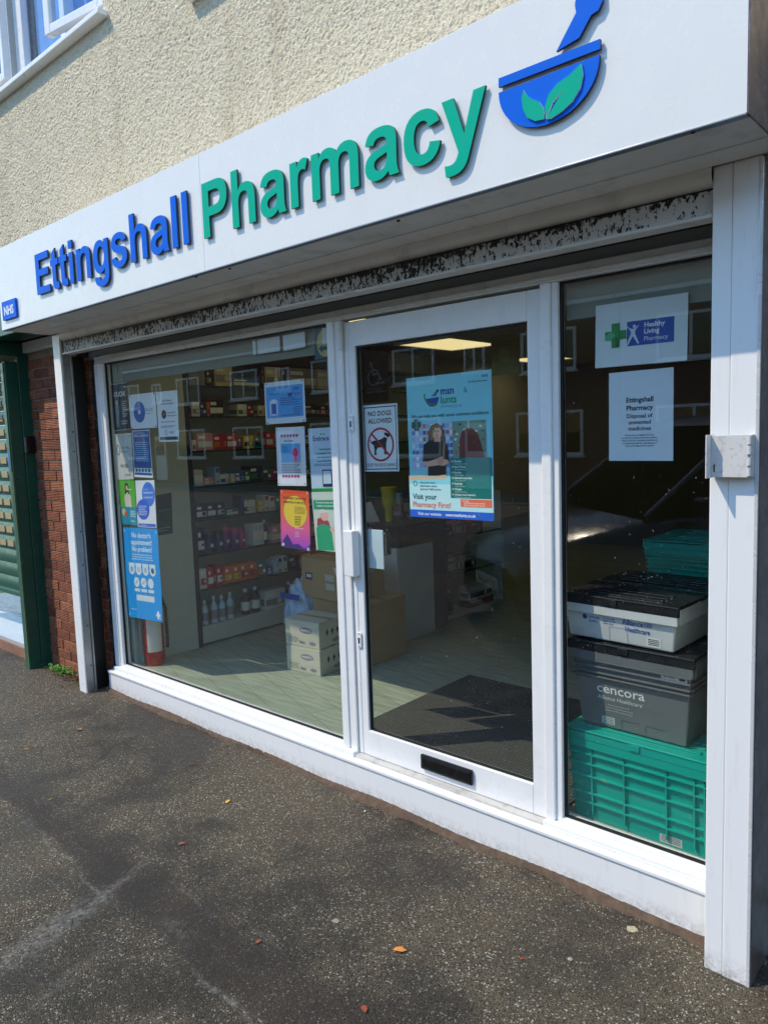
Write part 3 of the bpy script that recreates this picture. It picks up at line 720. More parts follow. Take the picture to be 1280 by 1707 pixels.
ceiling_panel(-2.04, -1.46, 2.80, 3.62, 'yellowish lit ceiling panel seen through the top of the door'); ceiling_panel(-2.3, -1.75, 5.0, 5.6, 'far lit ceiling panel behind the yellow notice')
ceiling_panel(-1.75, -1.15, .60, 1.60, 'added unseen ceiling panel brightening the left shelves and cartons')  # added lamp out of view, lifts the light on shelves and counter
bx('doormat', -.215, 1.05, .12, 1.24, .001, .012, mat_mat(), label='dark ribbed doormat inside the shop door', cat='doormat')

# end panel and glass shelving on the left
ep = thing('end_panel', 'tall pale panel beside the left window in front of the shelves', 'panel', (-2.25, .35, 0))
bx('board', -2.27, -2.205, .085, .600, 0, 2.359, M('#b6bdb2', .5, var=.04, name='pale_green_laminate'), ep, .003)
SHZ = [1.935, 1.710, 1.460, 1.200, .952, .690, .432]
su = thing('shelving_unit', 'long glass shelving unit with a dark post along the left wall', 'shelving', (-2.4, 1.8, 0))
NAVY = M('#1b2233', .45, name='navy_laminate')
bx('back_panel', -2.56, -2.548, .602, 3.6, .02, 2.2, M('#b4b7ad', .6, name='shelf_back'), su, 0)  # grey puts the shade on the white back panel into its colour
for y in (.602, 2.08, 3.56): bx('post', -2.235, -2.20, y, y+.035, 0, 2.12, NAVY, su, .002)
for z in SHZ: bx('shelf', -2.545, -2.205, .640, 3.555, z-.010, z-.001, SHELFGLASS, su, .001); 
for z in SHZ: bx('shelf_edge', -2.2045, -2.2005, .640, 3.555, z-.013, z, M('#20302c', .25, name='dark_glass_edge'), su, 0)
bx('base', -2.545, -2.205, .640, 3.555, .02, .148, M('#b8beb6', .5, name='shelf_base'), su, .002)
bx('header', -2.545, -2.205, .640, 3.555, 2.12, 2.3, M('#2c2f30', .6, name='shelf_header'), su, .002)

ORD = ['first', 'second', 'third', 'fourth', 'fifth', 'sixth', 'seventh', 'eighth', 'ninth', 'tenth', 'eleventh', 'twelfth', 'thirteenth', 'fourteenth', 'fifteenth', 'sixteenth']
CN = {'w': ('white', '#d8dad8'), 'n': ('navy', '#1d2a5a'), 'b': ('blue', '#2b63b8'), 'r': ('red', '#b3262a'), 'o': ('orange', '#d9642a'), 'y': ('yellow', '#d8bd2c'), 'g': ('green', '#1f7a48'), 't': ('teal', '#1d7f84'),
      'p': ('purple', '#6a2a78'), 'm': ('magenta', '#b03070'), 'k': ('black', '#15161a'), 'd': ('dark red', '#6b1d22'), 'c': ('cream', '#c9bf9f'), 's': ('grey', '#84888a'), 'l': ('pale blue', '#a8c4d8'), 'f': ('brown', '#4a2a1a'), 'i': ('pink', '#cf8f98')}
def carton(shelf, k, where, y0, wd, ht, c1, c2, kind, z, xf, sgn=1, dep=.11):
    """one product; kinds: b box with printed band, t tall twin box, j jar, q bottle"""
    a, b = CN[c1], CN[c2]; m1, m2 = M(a[1], .4, name='pack'), M(b[1], .4, name='pack')
    lab = {'b': 'carton', 't': 'carton', 'j': 'tub', 'q': 'bottle'}[kind]
    nm = {'b': 'product_carton', 't': 'product_carton', 'j': 'product_tub', 'q': 'product_bottle'}[kind]
    mb = MB(); x1 = xf-.012; x0 = x1-dep
    L_ = f'{a[0]} and {b[0]} {lab}, {ORD[k]} {where}'
    t = thing(nm, L_, lab, ((x0+x1)/2, y0+wd/2, z), 'products on the glass shelves')
    if kind in 'bt':
        obj('pack', MB().box(x0, x1, y0, y0+wd, z, z+ht, m1, .002), t)
        p_ = MB(); e = .0006
        if kind == 'b':
            p_.box(x1+e, x1+2*e, y0+.008, y0+wd-.008, z+ht*.18, z+ht*.52, m2); p_.box(x1+e, x1+2*e, y0+.012, y0+wd*.5, z+ht*.66, z+ht*.84, M('#e8e8e4', .4, name='pack')); p_.box(x0+.01, x1-.01, y0-2*e, y0-e, z+ht*.2, z+ht*.55, m2)
            p_.lathe([(min(wd, ht)*.16, e*2), (min(wd, ht)*.16, e*3)], M('#e8e8e4', .4, name='pack') if k % 2 else m1, (x1, y0+wd*.7, z+ht*.36), 12, 'x')
        else:
            p_.box(x1+e, x1+2*e, y0+.006, y0+wd-.006, z+ht*.68, z+ht*.94, m2); p_.box(x1+e, x1+2*e, y0+.01, y0+wd-.01, z+ht*.12, z+ht*.2, m2)
        obj('print', p_, t)
    elif kind == 'j':
        r = wd/2; c = (x1-r, y0+r, z)
        obj('tub', MB().lathe([(r*.92, 0), (r, .006), (r, ht*.74), (r*.9, ht*.78)], m1, c, 16), t); obj('lid', MB().lathe([(r*.96, ht*.782), (r*.96, ht*.98), (r*.9, ht)], m2, c, 16), t)
        obj('label', MB().lathe([(r*.42, r*1.0), (r*.42, r*1.015)], M('#d9d6d0', .5, name='pack'), (c[0], c[1], z+ht*.36), 14, 'x'), t)
    else:
        r = wd/2; c = (x1-r, y0+r, z)
        obj('bottle', MB().lathe([(r*.9, 0), (r, .008), (r, ht*.62), (r*.55, ht*.76), (r*.36, ht*.80), (r*.36, ht*.86)], m1, c, 16), t)
        obj('cap', MB().lathe([(r*.45, ht*.862), (r*.45, ht*.98), (r*.4, ht)], M('#d8d8d4', .4, name='pack') if c1 != 'w' else M('#9fb4c6', .4, name='pack'), c, 12), t)
        obj('label', MB().lathe([(r*1.012, ht*.16), (r*1.012, ht*.5)], m2, c, 16), t)
ROWS = [  # kind, gap before, width, height, colours; from the dark post inwards
 'b.02,.14,.16,ss b.01,.05,.10,ks b.03,.16,.20,cs b.005,.26,.055,bw b.01,.03,.19,ks b.02,.16,.16,cs b.01,.05,.2,nb b.02,.3,.18,sc b.02,.2,.16,cw b.02,.2,.16,sk',
 'b.02,.07,.085,ws b.005,.06,.08,nb b.0,.025,.085,on b.005,.13,.10,kw b.12,.09,.07,wg b.005,.06,.07,dr b.04,.07,.065,cg b.01,.1,.06,rw b.2,.1,.08,yk b.02,.14,.08,ks b.05,.1,.08,dw b.05,.2,.1,ws',
 'b.01,.035,.07,wr b.005,.14,.10,iw b.01,.11,.10,ro b.003,.10,.10,rw b.01,.05,.07,ps b.01,.10,.08,yk b.01,.07,.08,tk b.03,.08,.10,rw b.02,.12,.09,ib b.05,.1,.1,wr b.05,.1,.09,bw b.03,.2,.1,rw',
 't.01,.04,.095,wc t.003,.04,.095,wc b.005,.09,.05,iw t.01,.04,.10,lb b.005,.085,.06,wb b.01,.04,.06,cw b.003,.085,.065,bw b.003,.05,.075,gw b.002,.13,.10,ng b.003,.10,.07,gp b.003,.1,.06,mp b.03,.12,.09,wb b.03,.2,.09,gw',
 'b.005,.10,.085,nw b.003,.085,.09,nw b.003,.075,.09,nl b.005,.12,.045,gw t.02,.03,.12,nb b.005,.06,.085,wk b.0,.06,.08,wc b.03,.05,.07,yc t.01,.05,.10,wr t.002,.05,.10,wr b.005,.08,.09,tg b.005,.07,.08,gw b.05,.12,.09,nw b.03,.15,.09,wb',
 'b.01,.07,.16,nw j.015,.075,.13,nk j.005,.075,.13,nk j.005,.07,.15,pm j.004,.07,.13,pm j.003,.06,.13,mp t.06,.05,.15,wl t.002,.055,.15,wl q.0,.05,.16,nw b.03,.10,.11,iw b.003,.07,.11,wi b.003,.12,.15,dr b.02,.1,.12,rw b.02,.2,.12,iw',
 'b.01,.06,.12,wr b.003,.06,.12,rw b.02,.06,.13,rw b.015,.075,.11,oy b.003,.075,.11,oy b.003,.08,.11,or b.003,.08,.11,or b.002,.09,.10,to b.005,.06,.05,bw b.003,.06,.09,lw t.003,.04,.11,wk t.002,.04,.11,wk b.02,.12,.10,kn b.02,.2,.11,ow',
 'q.03,.055,.16,ls q.02,.055,.165,ls q.02,.055,.165,ls q.025,.06,.17,ls q.09,.075,.165,fw q.02,.08,.17,fw b.03,.21,.12,ws q.04,.06,.15,fw q.01,.06,.14,fc b.05,.2,.12,ws b.05,.2,.14,ws',
]
NAMES = ['top', 'second', 'third', 'fourth', 'fifth', 'sixth', 'seventh', 'lowest']
for i, row in enumerate(ROWS):
    y = .645
    for k, it in enumerate(row.split()):
        kd = it[0]; gp_, wd, ht, cc = it[1:].split(','); y += float(gp_)
        carton(i, k, f'from the dark post on the {NAMES[i]} shelf', y, float(wd), min(float(ht)*1.22*random.uniform(.92, 1.08), (.165 if i == 0 else .205)), cc[0], cc[1], kd, (SHZ+[.150])[i]+.0005, -2.20-random.uniform(0, .02)); y += float(wd)

# counter, second shelving
ct = thing('counter', 'white shop counter with a dark top and navy side behind the door', 'counter', (-1.4, 1.9, 0))
bx('front', -1.75, -1.065, 1.560, 1.585, .0, .700, M('#e6eaea', .35, name='white_laminate'), ct, .002); bx('side', -1.085, -1.063, 1.586, 1.985, .0, .700, M('#dde1dd', .4, name='white_laminate_shaded'), ct, .002)  # side is a greyer copy of the front laminate, shade in its colour
bx('navy_panel', -1.10, -1.060, 1.990, 2.150, 0, .86, M('#2a2a52', .5, name='navy_panel'), ct, .002)
bx('upstand', -1.75, -1.068, 1.575, 1.60, .701, .84, M('#26272e', .5, name='dark_upstand'), ct, .002); bx('top', -1.80, -1.04, 1.545, 2.2, .842, .872, M('#17181d', .35, name='dark_top'), ct, .003)
bx('side_upstand', -1.085, -1.066, 1.601, 1.988, .7005, .841, M('#26272e', .5, name='dark_upstand'), ct, .002)
yc = at(648, 840, y=1.75); cup = thing('yellow_tub', 'yellow plastic tub standing on the counter', 'tub', (yc.x, 1.75, .872))
obj('body', MB().lathe([(.032, 0), (.034, .10), (.052, .13), (.055, .24)], M('#d8cf20', .4, name='yellow_plastic'), (yc.x, 1.75, .872), 18), cup); obj('rim', MB().lathe([(.058, .2402), (.060, .252), (.056, .262)], M('#d8cf20', .4, name='yellow_plastic'), (yc.x, 1.75, .872), 18), cup)
ls = thing('leaflet_stand', 'folded white card standing on the counter by the door', 'leaflet', (-1.42, 1.66, .872))
lm = MB(); lm.add([(-1.47, 1.62, .873), (-1.40, 1.60, .873), (-1.42, 1.66, 1.02), (-1.45, 1.67, 1.02)], [(0, 1, 2, 3)], M('#b9c0c8', .5, name='card')); lm.add([(-1.40, 1.60, .873), (-1.33, 1.68, .873), (-1.40, 1.67, 1.02), (-1.42, 1.66, 1.02)], [(0, 1, 2, 3)], M('#b9c0c8', .5, name='card')); obj('card', lm, ls)
# behind the counter: dim display things
for k, (u, v, ww, hh, c) in enumerate(((612, 812, .10, .12, 'd'), (690, 820, .16, .2, 'k'), (668, 805, .07, .18, 'l'))):
    p = at(u, v, y=2.05); carton(9, k, 'on the dark counter top', p.y, ww, hh, c, 's', 'b', .8725, p.x)
s2 = thing('display_unit', 'low glass shelf unit with white base behind the counter', 'shelving', (-1.3, 2.8, 0))
LAM = M('#dfe3df', .5, name='unit_white')
bx('base', -1.55, -1.165, 2.26, 3.10, 0, .03, LAM, s2, .002); bx('end_panel', -1.55, -1.165, 3.102, 3.14, 0, 1.0, LAM, s2, .002); bx('back_panel', -1.57, -1.552, 2.26, 3.10, .0, 1.0, M('#a2a6a1', .6, name='unit_back'), s2, .002)
for z in (.36, .66): bx('shelf', -1.548, -1.168, 2.262, 3.10, z, z+.009, SHELFGLASS, s2, .001); bx('shelf_edge', -1.1678, -1.164, 2.262, 3.10, z-.002, z+.010, M('#1c4038', .2, name='green_glass_edge'), s2, 0)
for k, (y, wd, ht, z, c1, c2, kd) in enumerate(((2.32, .11, .20, .031, 'g', 'k', 'q'), (2.62, .34, .12, .09, 'w', 'n', 'b'), (2.62, .36, .055, .031, 'd', 'r', 'b'), (2.30, .1, .11, .67, 'd', 'r', 'b'), (2.44, .15, .16, .67, 'i', 'w', 'b'), (2.66, .18, .1, .67, 'r', 'd', 'b'), (2.32, .18, .16, .37, 's', 'w', 'b'), (2.54, .2, .13, .37, 's', 'k', 'b'))):
    carton(8, k, 'on the display unit behind the counter', y, wd, ht, c1, c2, kd, z+.0005, -1.17)

# cartons on the shop floor
CARD = mat_card('#b8976a'); WCARD = mat_card('#c9c6b4', 'white_cardboard')
def big_carton(name, label, x0, x1, y0, y1, z0, z1, m, rz=0., white=False):
    cx, cy = (x0+x1)/2, (y0+y1)/2; W_, D_, H_ = x1-x0, y1-y0, z1-z0
    t = thing(name, label, 'box', (cx, cy, z0), 'cartons on the shop floor', rz)
    obj('body', MB().box(-W_/2, W_/2, -D_/2, D_/2, .0005, H_-.004, m, .004), t, True)
    fl = MB().box(-W_/2, W_/2, -D_/2, -.003, H_-.0038, H_-.0005, m, .001); fl.box(-W_/2, W_/2, .003, D_/2, H_-.0038, H_-.0005, m, .001); obj('flap', fl, t, True)
    obj('tape', MB().box(-W_/2-.001, W_/2+.001, -.025, .025, H_-.0004, H_+.0002, M('#b9a27a', .2, name='tape')), t, True)
    pr = Print(lambda a, b, k: (-W_/2+a, -D_/2-.0006-.0003*k, H_-b), W_, H_)
    pr2 = Print(lambda a, b, k: (W_/2+.0006+.0003*k, -D_/2+a, H_-b), D_, H_)
    if white:
        pr.disc(.62, .36, .19, '#8d8796', 'mark', ry=.12); pr.text('MAJESTIC', .62, .40, .085, '#e3e0d8', 'c', .03, maxw=.33)
        pr.disc(.80, .82, .10, '#8d8796', 'mark', ry=.07); pr.text('TRIO' if 'lower' in label else 'MAJ', .5, .88, .1, '#55524f', 'c', .03); pr.greek(.1, .42, .66, .9, 4, '#8b877e')
        for i in range(3):
            u = .30+.2*i; pr2.poly([(u-.06, .48), (u, .30), (u+.06, .48)], '#33312f', 'mark'); pr2.rect(u-.02, .48, u+.02, .58, '#33312f', 'mark')
        pr2.disc(.66, .80, .2, '#8d8796', 'mark', ry=.08)
    else:
        pr.rect(.10, .38, .26, .56, '#27406b', 'sticker'); pr.rect(.125, .42, .235, .50, '#cfd3d8', 'sticker'); pr.rect(.55, .36, .74, .52, '#c9c4b8', 'sticker'); pr.rect(.56, .58, .75, .74, '#c9c4b8', 'sticker')
        pr.poly([(.74, .18), (.86, .12), (.97, .22), (.95, .46), (.82, .42)], '#d6d3cc', 'sticker')
    pr.finish(t, True); pr2.finish(t, True); return t
big_carton('white_carton', 'white lower carton with printed oval, standing on the shop floor', -1.285, -.985, .665, .935, 0, .172, WCARD, .07, True)
big_carton('white_carton', 'white upper carton with printed oval, on top of the lower white one', -1.292, -.995, .67, .93, .173, .348, WCARD, .09, True)
big_carton('brown_carton', 'large brown carton at the bottom of the stack behind the white cartons', -1.36, -.86, .99, 1.40, 0, .42, CARD, .0)
big_carton('brown_carton', 'brown carton with stickers on top of the stack behind the white cartons', -1.44, -.98, .96, 1.32, .421, .70, CARD, -.05)
bag = thing('plastic_bag', 'crumpled pale blue plastic bag behind the white cartons', 'bag', (-1.52, 1.05, 0))
bm = bmesh.new(); bmesh.ops.create_icosphere(bm, subdivisions=4, radius=1)
for q_ in bm.verts:
    n_ = q_.co.normalized(); f_ = 1+.10*math.sin(9*n_.x+3*n_.z)+.08*math.sin(13*n_.y+5*n_.z)+.05*math.sin(23*n_.x*n_.y+17*n_.z)
    q_.co = Vector((-1.50+.13*n_.x*f_, 1.02+.12*n_.y*f_, .26+.26*n_.z*f_))
obj('bag_body', MB().bm(bm, M('#a9c6e6', .3, var=.15, vs_=20, name='blue_plastic_film'), True), bag)
bx('print_band', -1.60, -1.40, .895, .8985, .40, .44, M('#1d4fa8', .4, name='band'), bag, .001)
ex = thing('fire_extinguisher', 'red fire extinguisher standing behind the left window', 'fire extinguisher', (-2.13, .19, 0))
RED = M('#b3141c', .3, var=.05, name='red_paint')
obj('cylinder', MB().lathe([(.062, 0), (.068, .01), (.068, .40), (.055, .44), (.03, .465), (.022, .475)], RED, (-2.13, .19, 0), 24), ex); obj('valve', MB().lathe([(.02, .476), (.02, .52), (.012, .53)], STEEL, (-2.13, .19, 0), 12), ex)
obj('lever', MB().box(-2.14, -2.03, .18, .20, .531, .545, BLACKP, .003), ex); obj('hose', MB().tube([(-2.12, .19, .50), (-2.06, .22, .49), (-2.04, .24, .40), (-2.045, .245, .2), (-2.05, .245, .12)], .011, BLACKP), ex)
lb = MB(); n = 10; v = []
for i in range(n+1):
    a = math.radians(-70+i*9); v += [(-2.13+.0688*math.cos(a), .19+.0688*math.sin(a), z) for z in (.10, .33)]
lb.add(v, [(2*i, 2*i+2, 2*i+3, 2*i+1) for i in range(n)], M('#d8d2c8', .5, name='label_paper'), True); obj('label', lb, ex)
dp = thing('dried_stalks', 'bundle of dried grey stalks beside the fire extinguisher', 'dried plant', (-2.19, .10, 0))
sm = MB()
for i in range(16):
    a, b = random.uniform(-.012, .012), random.uniform(-.01, .01); sm.tube([(-2.155+a*.4, .115+b*.4, .02), (-2.16+a*1.4, .105+b, .22), (-2.17+a*3, .10+b*2, .45)], [.002, .003, .004], M('#7d8072', .8, name='dried_stem'), 5)
obj('stems', sm, dp); obj('tie', MB().lathe([(.011, 0), (.012, .06)], M('#3f8f86', .5, name='green_tie'), (-2.155, .115, .015), 10), dp)

# ------------------------------------------------------------------ stacked totes behind the right window
TEALP = M('#04a594', .35, var=.06, name='green_plastic'); GREYP = M('#6e7274', .4, var=.05, name='grey_plastic'); WHITEP = M('#d3d6d6', .35, var=.04, name='white_plastic'); LIDP = M('#26272a', .3, var=.1, name='black_lid')
def tote(name, label, cx, yf, z0, W_, D_, H_, ins, m, lid, rz=0., ribs=None, group='stacked totes'):
    """tapered delivery tote with rim band, two lid flaps and handle slots; front face at yf"""
    t = thing(name, label, 'tote', (cx, yf+D_/2, z0), group, rz); hw, hd = W_/2, D_/2
    obj('body', MB().frustum(-hw, hw, -hd, hd, 0, H_, ins, m, .006), t, True)
    fy = lambda z: -hd+ins*(1-z/H_)         # front face at height z
    if ribs:
        r = MB()
        for z in ribs['h']: r.box(-hw+ins*(1-z/H_)-.004, hw-ins*(1-z/H_)+.004, fy(z)-.014, fy(z)+.004, z-.003, z+.003, m, .001); 
        for z in ribs['h']: r.box(hw-ins*(1-z/H_)-.004, hw-ins*(1-z/H_)+.012, -hd+.01, hd-.01, z-.0025, z+.0025, m, .001)
        for x in ribs['v']:
            za, zb = ribs.get('span', (.03, H_-.02))
            r.add([(x+d, fy(z)-o, z) for z in (za, zb) for d, o in ((-.003, 0), (-.003, .013), (.003, .013), (.003, 0))], [(0, 1, 5, 4), (1, 2, 6, 5), (2, 3, 7, 6)], m)
        obj('ribs', r, t, True)
    rim = MB().box(-hw-.006, hw+.006, -hd-.008, -hd+.02, H_-.055, H_-.002, m, .003); rim.box(hw-.02, hw+.008, -hd+.0205, hd, H_-.055, H_-.002, m, .003); rim.box(-hw-.006, hw+.006, -hd-.006, hd, H_-.0018, H_+.002, m, .001)
    obj('rim', rim, t, True)
    for s in (-1, 1):
        lidm = MB(); y0, y1 = (-hd-.010, -.004) if s < 0 else (.004, hd+.008)
        lidm.box(-hw-.010, hw+.010, y0, y1, H_+.003, H_+.016, lid, .004)
        lidm.box(-hw-.012, hw+.012, y0, y0+.014, H_-.022, H_+.0165, lid, .004) if s < 0 else None
        for i in range(3): lidm.box(-hw*.7, hw*.7, y0+.05+i*.045, y0+.07+i*.045, H_+.0165, H_+.021, lid, .002)
        obj('lid', lidm, t, True)
    bx('catch', -.035, .005, -hd-.016, -hd-.0125, H_-.012, H_+.012, lid, t, .002, True)
    return t, Print(lambda a, b, k: (-hw+a, fy(H_-b)-.0006-.0003*k, H_-b), W_, H_)
t, pr = tote('green_tote', 'green ribbed tote at the bottom of the stack in the right window', 1.372, .085, 0, .585, .40, .352, .018, TEALP, TEALP, -.02, dict(h=(.075, .115, .185, .235, .275), v=(-.19, -.06, .10, .20, .235), span=(.03, .29)))
pr.rect(.62, .88, .76, .97, '#c9ccce', 'sticker'); [pr.rect(.63, .89+.018*i, .75, .897+.018*i, '#33363a', 'barcode') for i in range(4)]; pr.finish(t, True)
t, pr = tote('grey_tote', 'grey tote with printed company name, on the green tote in the right window', 1.318, .115, .374, .470, .58, .325, .030, GREYP, LIDP, -.025, dict(h=(.205, .222, .245, .268), v=(), ))
pr.text('cencora', .42, .56, .115, '#eceeee', 'c', .012, maxw=.50, cond=1.15); pr.text('Alliance Healthcare', .41, .645, .050, '#e0e2e2', 'c', 0.004, maxw=.46)
for i, s in enumerate(('Please return to your driver', 'This tote is monitored and tracked', 'Made from 100% recycled material')): pr.text(s, .40, .71+.035*i, .017, '#d5d7d7', 'c', 0, maxw=.33)
pr.rect(.25, .86, .36, .95, '#c9ccce', 'sticker'); [pr.rect(.26, .872+.02*i, .35, .88+.02*i, '#33363a', 'barcode') for i in range(4)]
for a, b in ((.76, .10), (.76, .175)): pr.rect(a, b, a+.2, b+.065, '#dcdedd', 'sticker'); pr.greek(a+.02, a+.12, b+.02, b+.05, 2, '#55585a', 'barcode'); pr.rect(a+.14, b+.015, a+.185, b+.05, '#3a3c40', 'barcode')
for a, b in ((.42, .86), (.62, .86)): pr.line(a, b, a+.15, b, .004, '#54585a', 'moulding'); pr.line(a, b, a, b+.12, .004, '#54585a', 'moulding')
pr.finish(t, True)
t, pr = tote('white_tote', 'shallow white tote with blue print and black lid on top of the grey tote', 1.285, .110, .722, .455, .56, .158, .020, WHITEP, LIDP, -.06)
pr.disc(.20, .46, .022, '#2b4a9c', 'logo'); pr.text('UNICHEM', .235, .48, .055, '#3c5aa8', 'l', .02, maxw=.1); pr.text('Quality', .235, .57, .055, '#3c5aa8', 'l', .02, maxw=.08); pr.greek(.37, .50, .42, .60, 3, '#6f83b8')
pr.text('Alliance', .54, .50, .13, '#24489c', 'l', .02, maxw=.18); pr.text('Healthcare', .565, .67, .13, '#24489c', 'l', .02, maxw=.21); pr.ring(.745, .44, .016, .006, '#24489c', 'logo'); pr.ring(.78, .44, .016, .006, '#24489c', 'logo'); pr.disc(.763, .36, .008, '#24489c', 'logo')
pr.rect(.74, .72, .86, .95, '#e6e6e2', 'sticker'); [pr.rect(.755, .76+.04*i, .845, .78+.04*i, '#2e3033', 'barcode') for i in range(4)]
pr.line(.42, .62, .58, .62, .004, '#9da3a3', 'moulding'); pr.line(.42, .62, .42, .98, .004, '#9da3a3', 'moulding'); pr.line(.58, .62, .58, .98, .004, '#9da3a3', 'moulding'); pr.finish(t, True)
for i in range(3):
    tote('green_tote', ('green tote lying lowest in the stack behind the grey tote', 'green tote in the middle of the stack behind the grey tote', 'green tote on top of the stack behind the white tote')[i], 1.42, .72, i*.345, .58, .40, .325, .018, TEALP, TEALP, .0, dict(h=(.20, .22, .24, .26, .285), v=(-.2, .0, .2), span=(.03, .2)))

# ------------------------------------------------------------------ notices on the inside of the glass
def poster(name, label, corners, bg, y=.047, slack=0., cat='poster', mat=None, xplane=None):
    """sheet from its four corners (top left, top right, bottom right, bottom left) on the plane of the glass"""
    P = [at(u, v, y=y) if xplane is None else at(u, v, x=xplane) for u, v in corners]
    W_ = ((P[1]-P[0]).length+(P[2]-P[3]).length)/2; H_ = ((P[3]-P[0]).length+(P[2]-P[1]).length)/2
    ax = Vector((0, -1, 0)) if xplane is None else Vector((1, 0, 0))
    def fn(a, b, k):
        s, t_ = a/W_, b/H_
        p = (P[0]*(1-s)+P[1]*s)*(1-t_)+(P[3]*(1-s)+P[2]*s)*t_
        return p+ax*(.00028*k-slack*(.5+.5*math.sin(9*t_+2.2*s))*math.sin(math.pi*min(1, t_*.5+.25*s)))
    c = (P[0]+P[1]+P[2]+P[3])/4; t = thing(name, label, cat, c, 'notices in the shop window')
    mb = MB(); nx, ny = 8, 14; m = mat or ink(bg, .4)
    v = [fn(W_*i/nx, H_*j/ny, 0) for j in range(ny+1) for i in range(nx+1)]
    v2 = [p-ax*.0006 for p in v]; F = [(j*(nx+1)+i, (j+1)*(nx+1)+i, (j+1)*(nx+1)+i+1, j*(nx+1)+i+1) for j in range(ny) for i in range(nx)]
    mb.add(v, F, m, True); mb.add(v2, [f[::-1] for f in F], m, True); obj('sheet', mb, t)
    return t, Print(fn, W_, H_)
def pins(pr, col='#2c3138', r=.014):
    for a, b in ((.05, .035), (.95, .035), (.05, .965), (.95, .965)): pr.disc(a, b, r, col, 'pin', n=10)
def lines(pr, items):
    for it in items: pr.text(*it[:5], **it[5])

t, pr = poster('poster', 'dark poster headed OUCH at the top left of the left window', [(184.2, 641), (211.2, 637), (217, 715.6), (190, 718.7)], '#262b33')
pr.rect(0, 0, 1, .012, '#cfd3d8'); pr.rect(0, .988, 1, 1, '#cfd3d8'); pr.text('OUCH!', .5, .275, .105, '#e6e8ea', 'c', .05, maxw=.86)
pr.disc(.30, .40, .07, '#9aa0a6', 'figure'); pr.ring(.30, .40, .075, .02, '#d3d7db', 'figure'); pr.poly([(.22, .45), (.38, .45), (.40, .66), (.36, .68), (.36, .92), (.31, .92), (.30, .70), (.27, .92), (.22, .92), (.23, .68), (.2, .6)], '#8f969e', 'figure')
pr.text('NHS', .86, .09, .03, '#c6ccd2', 'c', .05); pr.greek(.62, .92, .38, .74, 8, '#c6ccd2'); pr.greek(.5, .92, .80, .90, 2, '#c6ccd2'); pr.finish(t)
t, pr = poster('poster', 'white notice with a blue ring in the left window', [(214.3, 658.6), (258.6, 653.3), (262.2, 712.8), (218.5, 715)], '#e9ecf0')
pr.disc(.37, .52, .22, '#1668b4', 'logo', ry=.31); pr.disc(.37, .52, .05, '#e9ecf0', 'logo', ry=.065); pr.text('SPACES', .60, .52, .09, '#5d666e', 'l', 0, maxw=.30); pr.greek(.62, .88, .57, .61, 1, '#5d666e'); pins(pr, r=.02); pr.finish(t)
t, pr = poster('poster', 'white notice with a dark stop disc right of the blue ring notice', [(260, 653.3), (295, 650.2), (298.7, 735.6), (265.6, 736.6)], '#eceef1')
pr.text('ZERO TOLERANCE', .5, .20, .028, '#2e3440', 'c', .03, maxw=.5); pr.text('OF ABUSE IN PHARMACY', .5, .26, .028, '#2e3440', 'c', .03, maxw=.66)
pr.disc(.32, .455, .12, '#1c2334', 'logo'); pr.text('STOP', .32, .475, .032, '#c3524e', 'c', .03, maxw=.2); pr.text('PLEASE BE KIND', .48, .44, .03, '#3a3f4a', 'l', .03, maxw=.45); pr.text('AND RESPECTFUL', .48, .50, .03, '#3a3f4a', 'l', .03, maxw=.45)
pr.greek(.18, .88, .60, .63, 1, '#444b57'); pr.greek(.14, .92, .68, .73, 2, '#444b57'); pr.ring(.38, .82, .07, .02, '#8a90a0', 'logo'); pr.text('NHS', .66, .84, .05, '#4a5060', 'c', .02); pr.rect(.04, .90, .96, .965, '#1f2a3a'); pins(pr); pr.finish(t)
t, pr = poster('poster', 'pale faded notice below the dark poster at the left window edge', [(191, 723.4), (218.5, 721.9), (222.8, 798.9), (195.3, 799.9)], '#cfcfc8')
pr.text('NHS', .86, .07, .03, '#8a8d90', 'c', .05); pr.ring(.18, .35, .12, .05, '#7d8184', 'logo', ry=.12); pr.text('STAY WELL', .34, .33, .05, '#4b4f54', 'l', .02, maxw=.62); pr.text('this winter', .34, .41, .045, '#4b4f54', 'l', .02, maxw=.6)
pr.disc(.36, .70, .12, '#9a9b98', 'figure', ry=.04); pr.disc(.62, .70, .12, '#8d8e8c', 'figure', ry=.05); pr.greek(.5, .92, .88, .94, 2, '#6a6d70'); pr.finish(t)
t, pr = poster('poster', 'tall blue notice headed THIS IS A SAFE SPACE in the left window', [(220, 717.7), (249, 716), (255, 796.8), (224.2, 795)], '#e3e8ee')
pr.rect(.03, .02, .97, .80, '#13599f'); pr.text('THIS IS A SAFE SPACE', .5, .14, .045, '#dfe8f2', 'c', .03, maxw=.8); pr.greek(.12, .88, .25, .68, 10, '#9fbfe0', align='c'); pr.rect(.03, .90, .97, .95, '#13599f')
for i in range(5): pr.disc(.15+.17*i, .85, .055, '#2a4d86' if i % 2 == 0 else '#51606e', 'logo', n=12)
pr.finish(t)
t, pr = poster('poster', 'green and blue poster showing a woman in a pale top, left window', [(196.8, 800.5), (224.2, 800.5), (229, 876), (203.7, 873.3)], '#5db52c')
pr.rect(0, .60, 1, 1, '#1196b4'); pr.poly([(.34, .60), (.30, .42), (.36, .30), (.44, .28), (.60, .28), (.70, .36), (.72, .60)], '#e3d0c6', 'figure'); pr.disc(.50, .16, .12, '#3a241c', 'figure', ry=.10); pr.poly([(.40, .16), (.38, .32), (.46, .30), (.46, .16)], '#2d1c17', 'figure'); pr.poly([(.60, .16), (.62, .32), (.55, .30), (.55, .16)], '#2d1c17', 'figure'); pr.disc(.50, .17, .075, '#d6a184', 'figure', ry=.06)
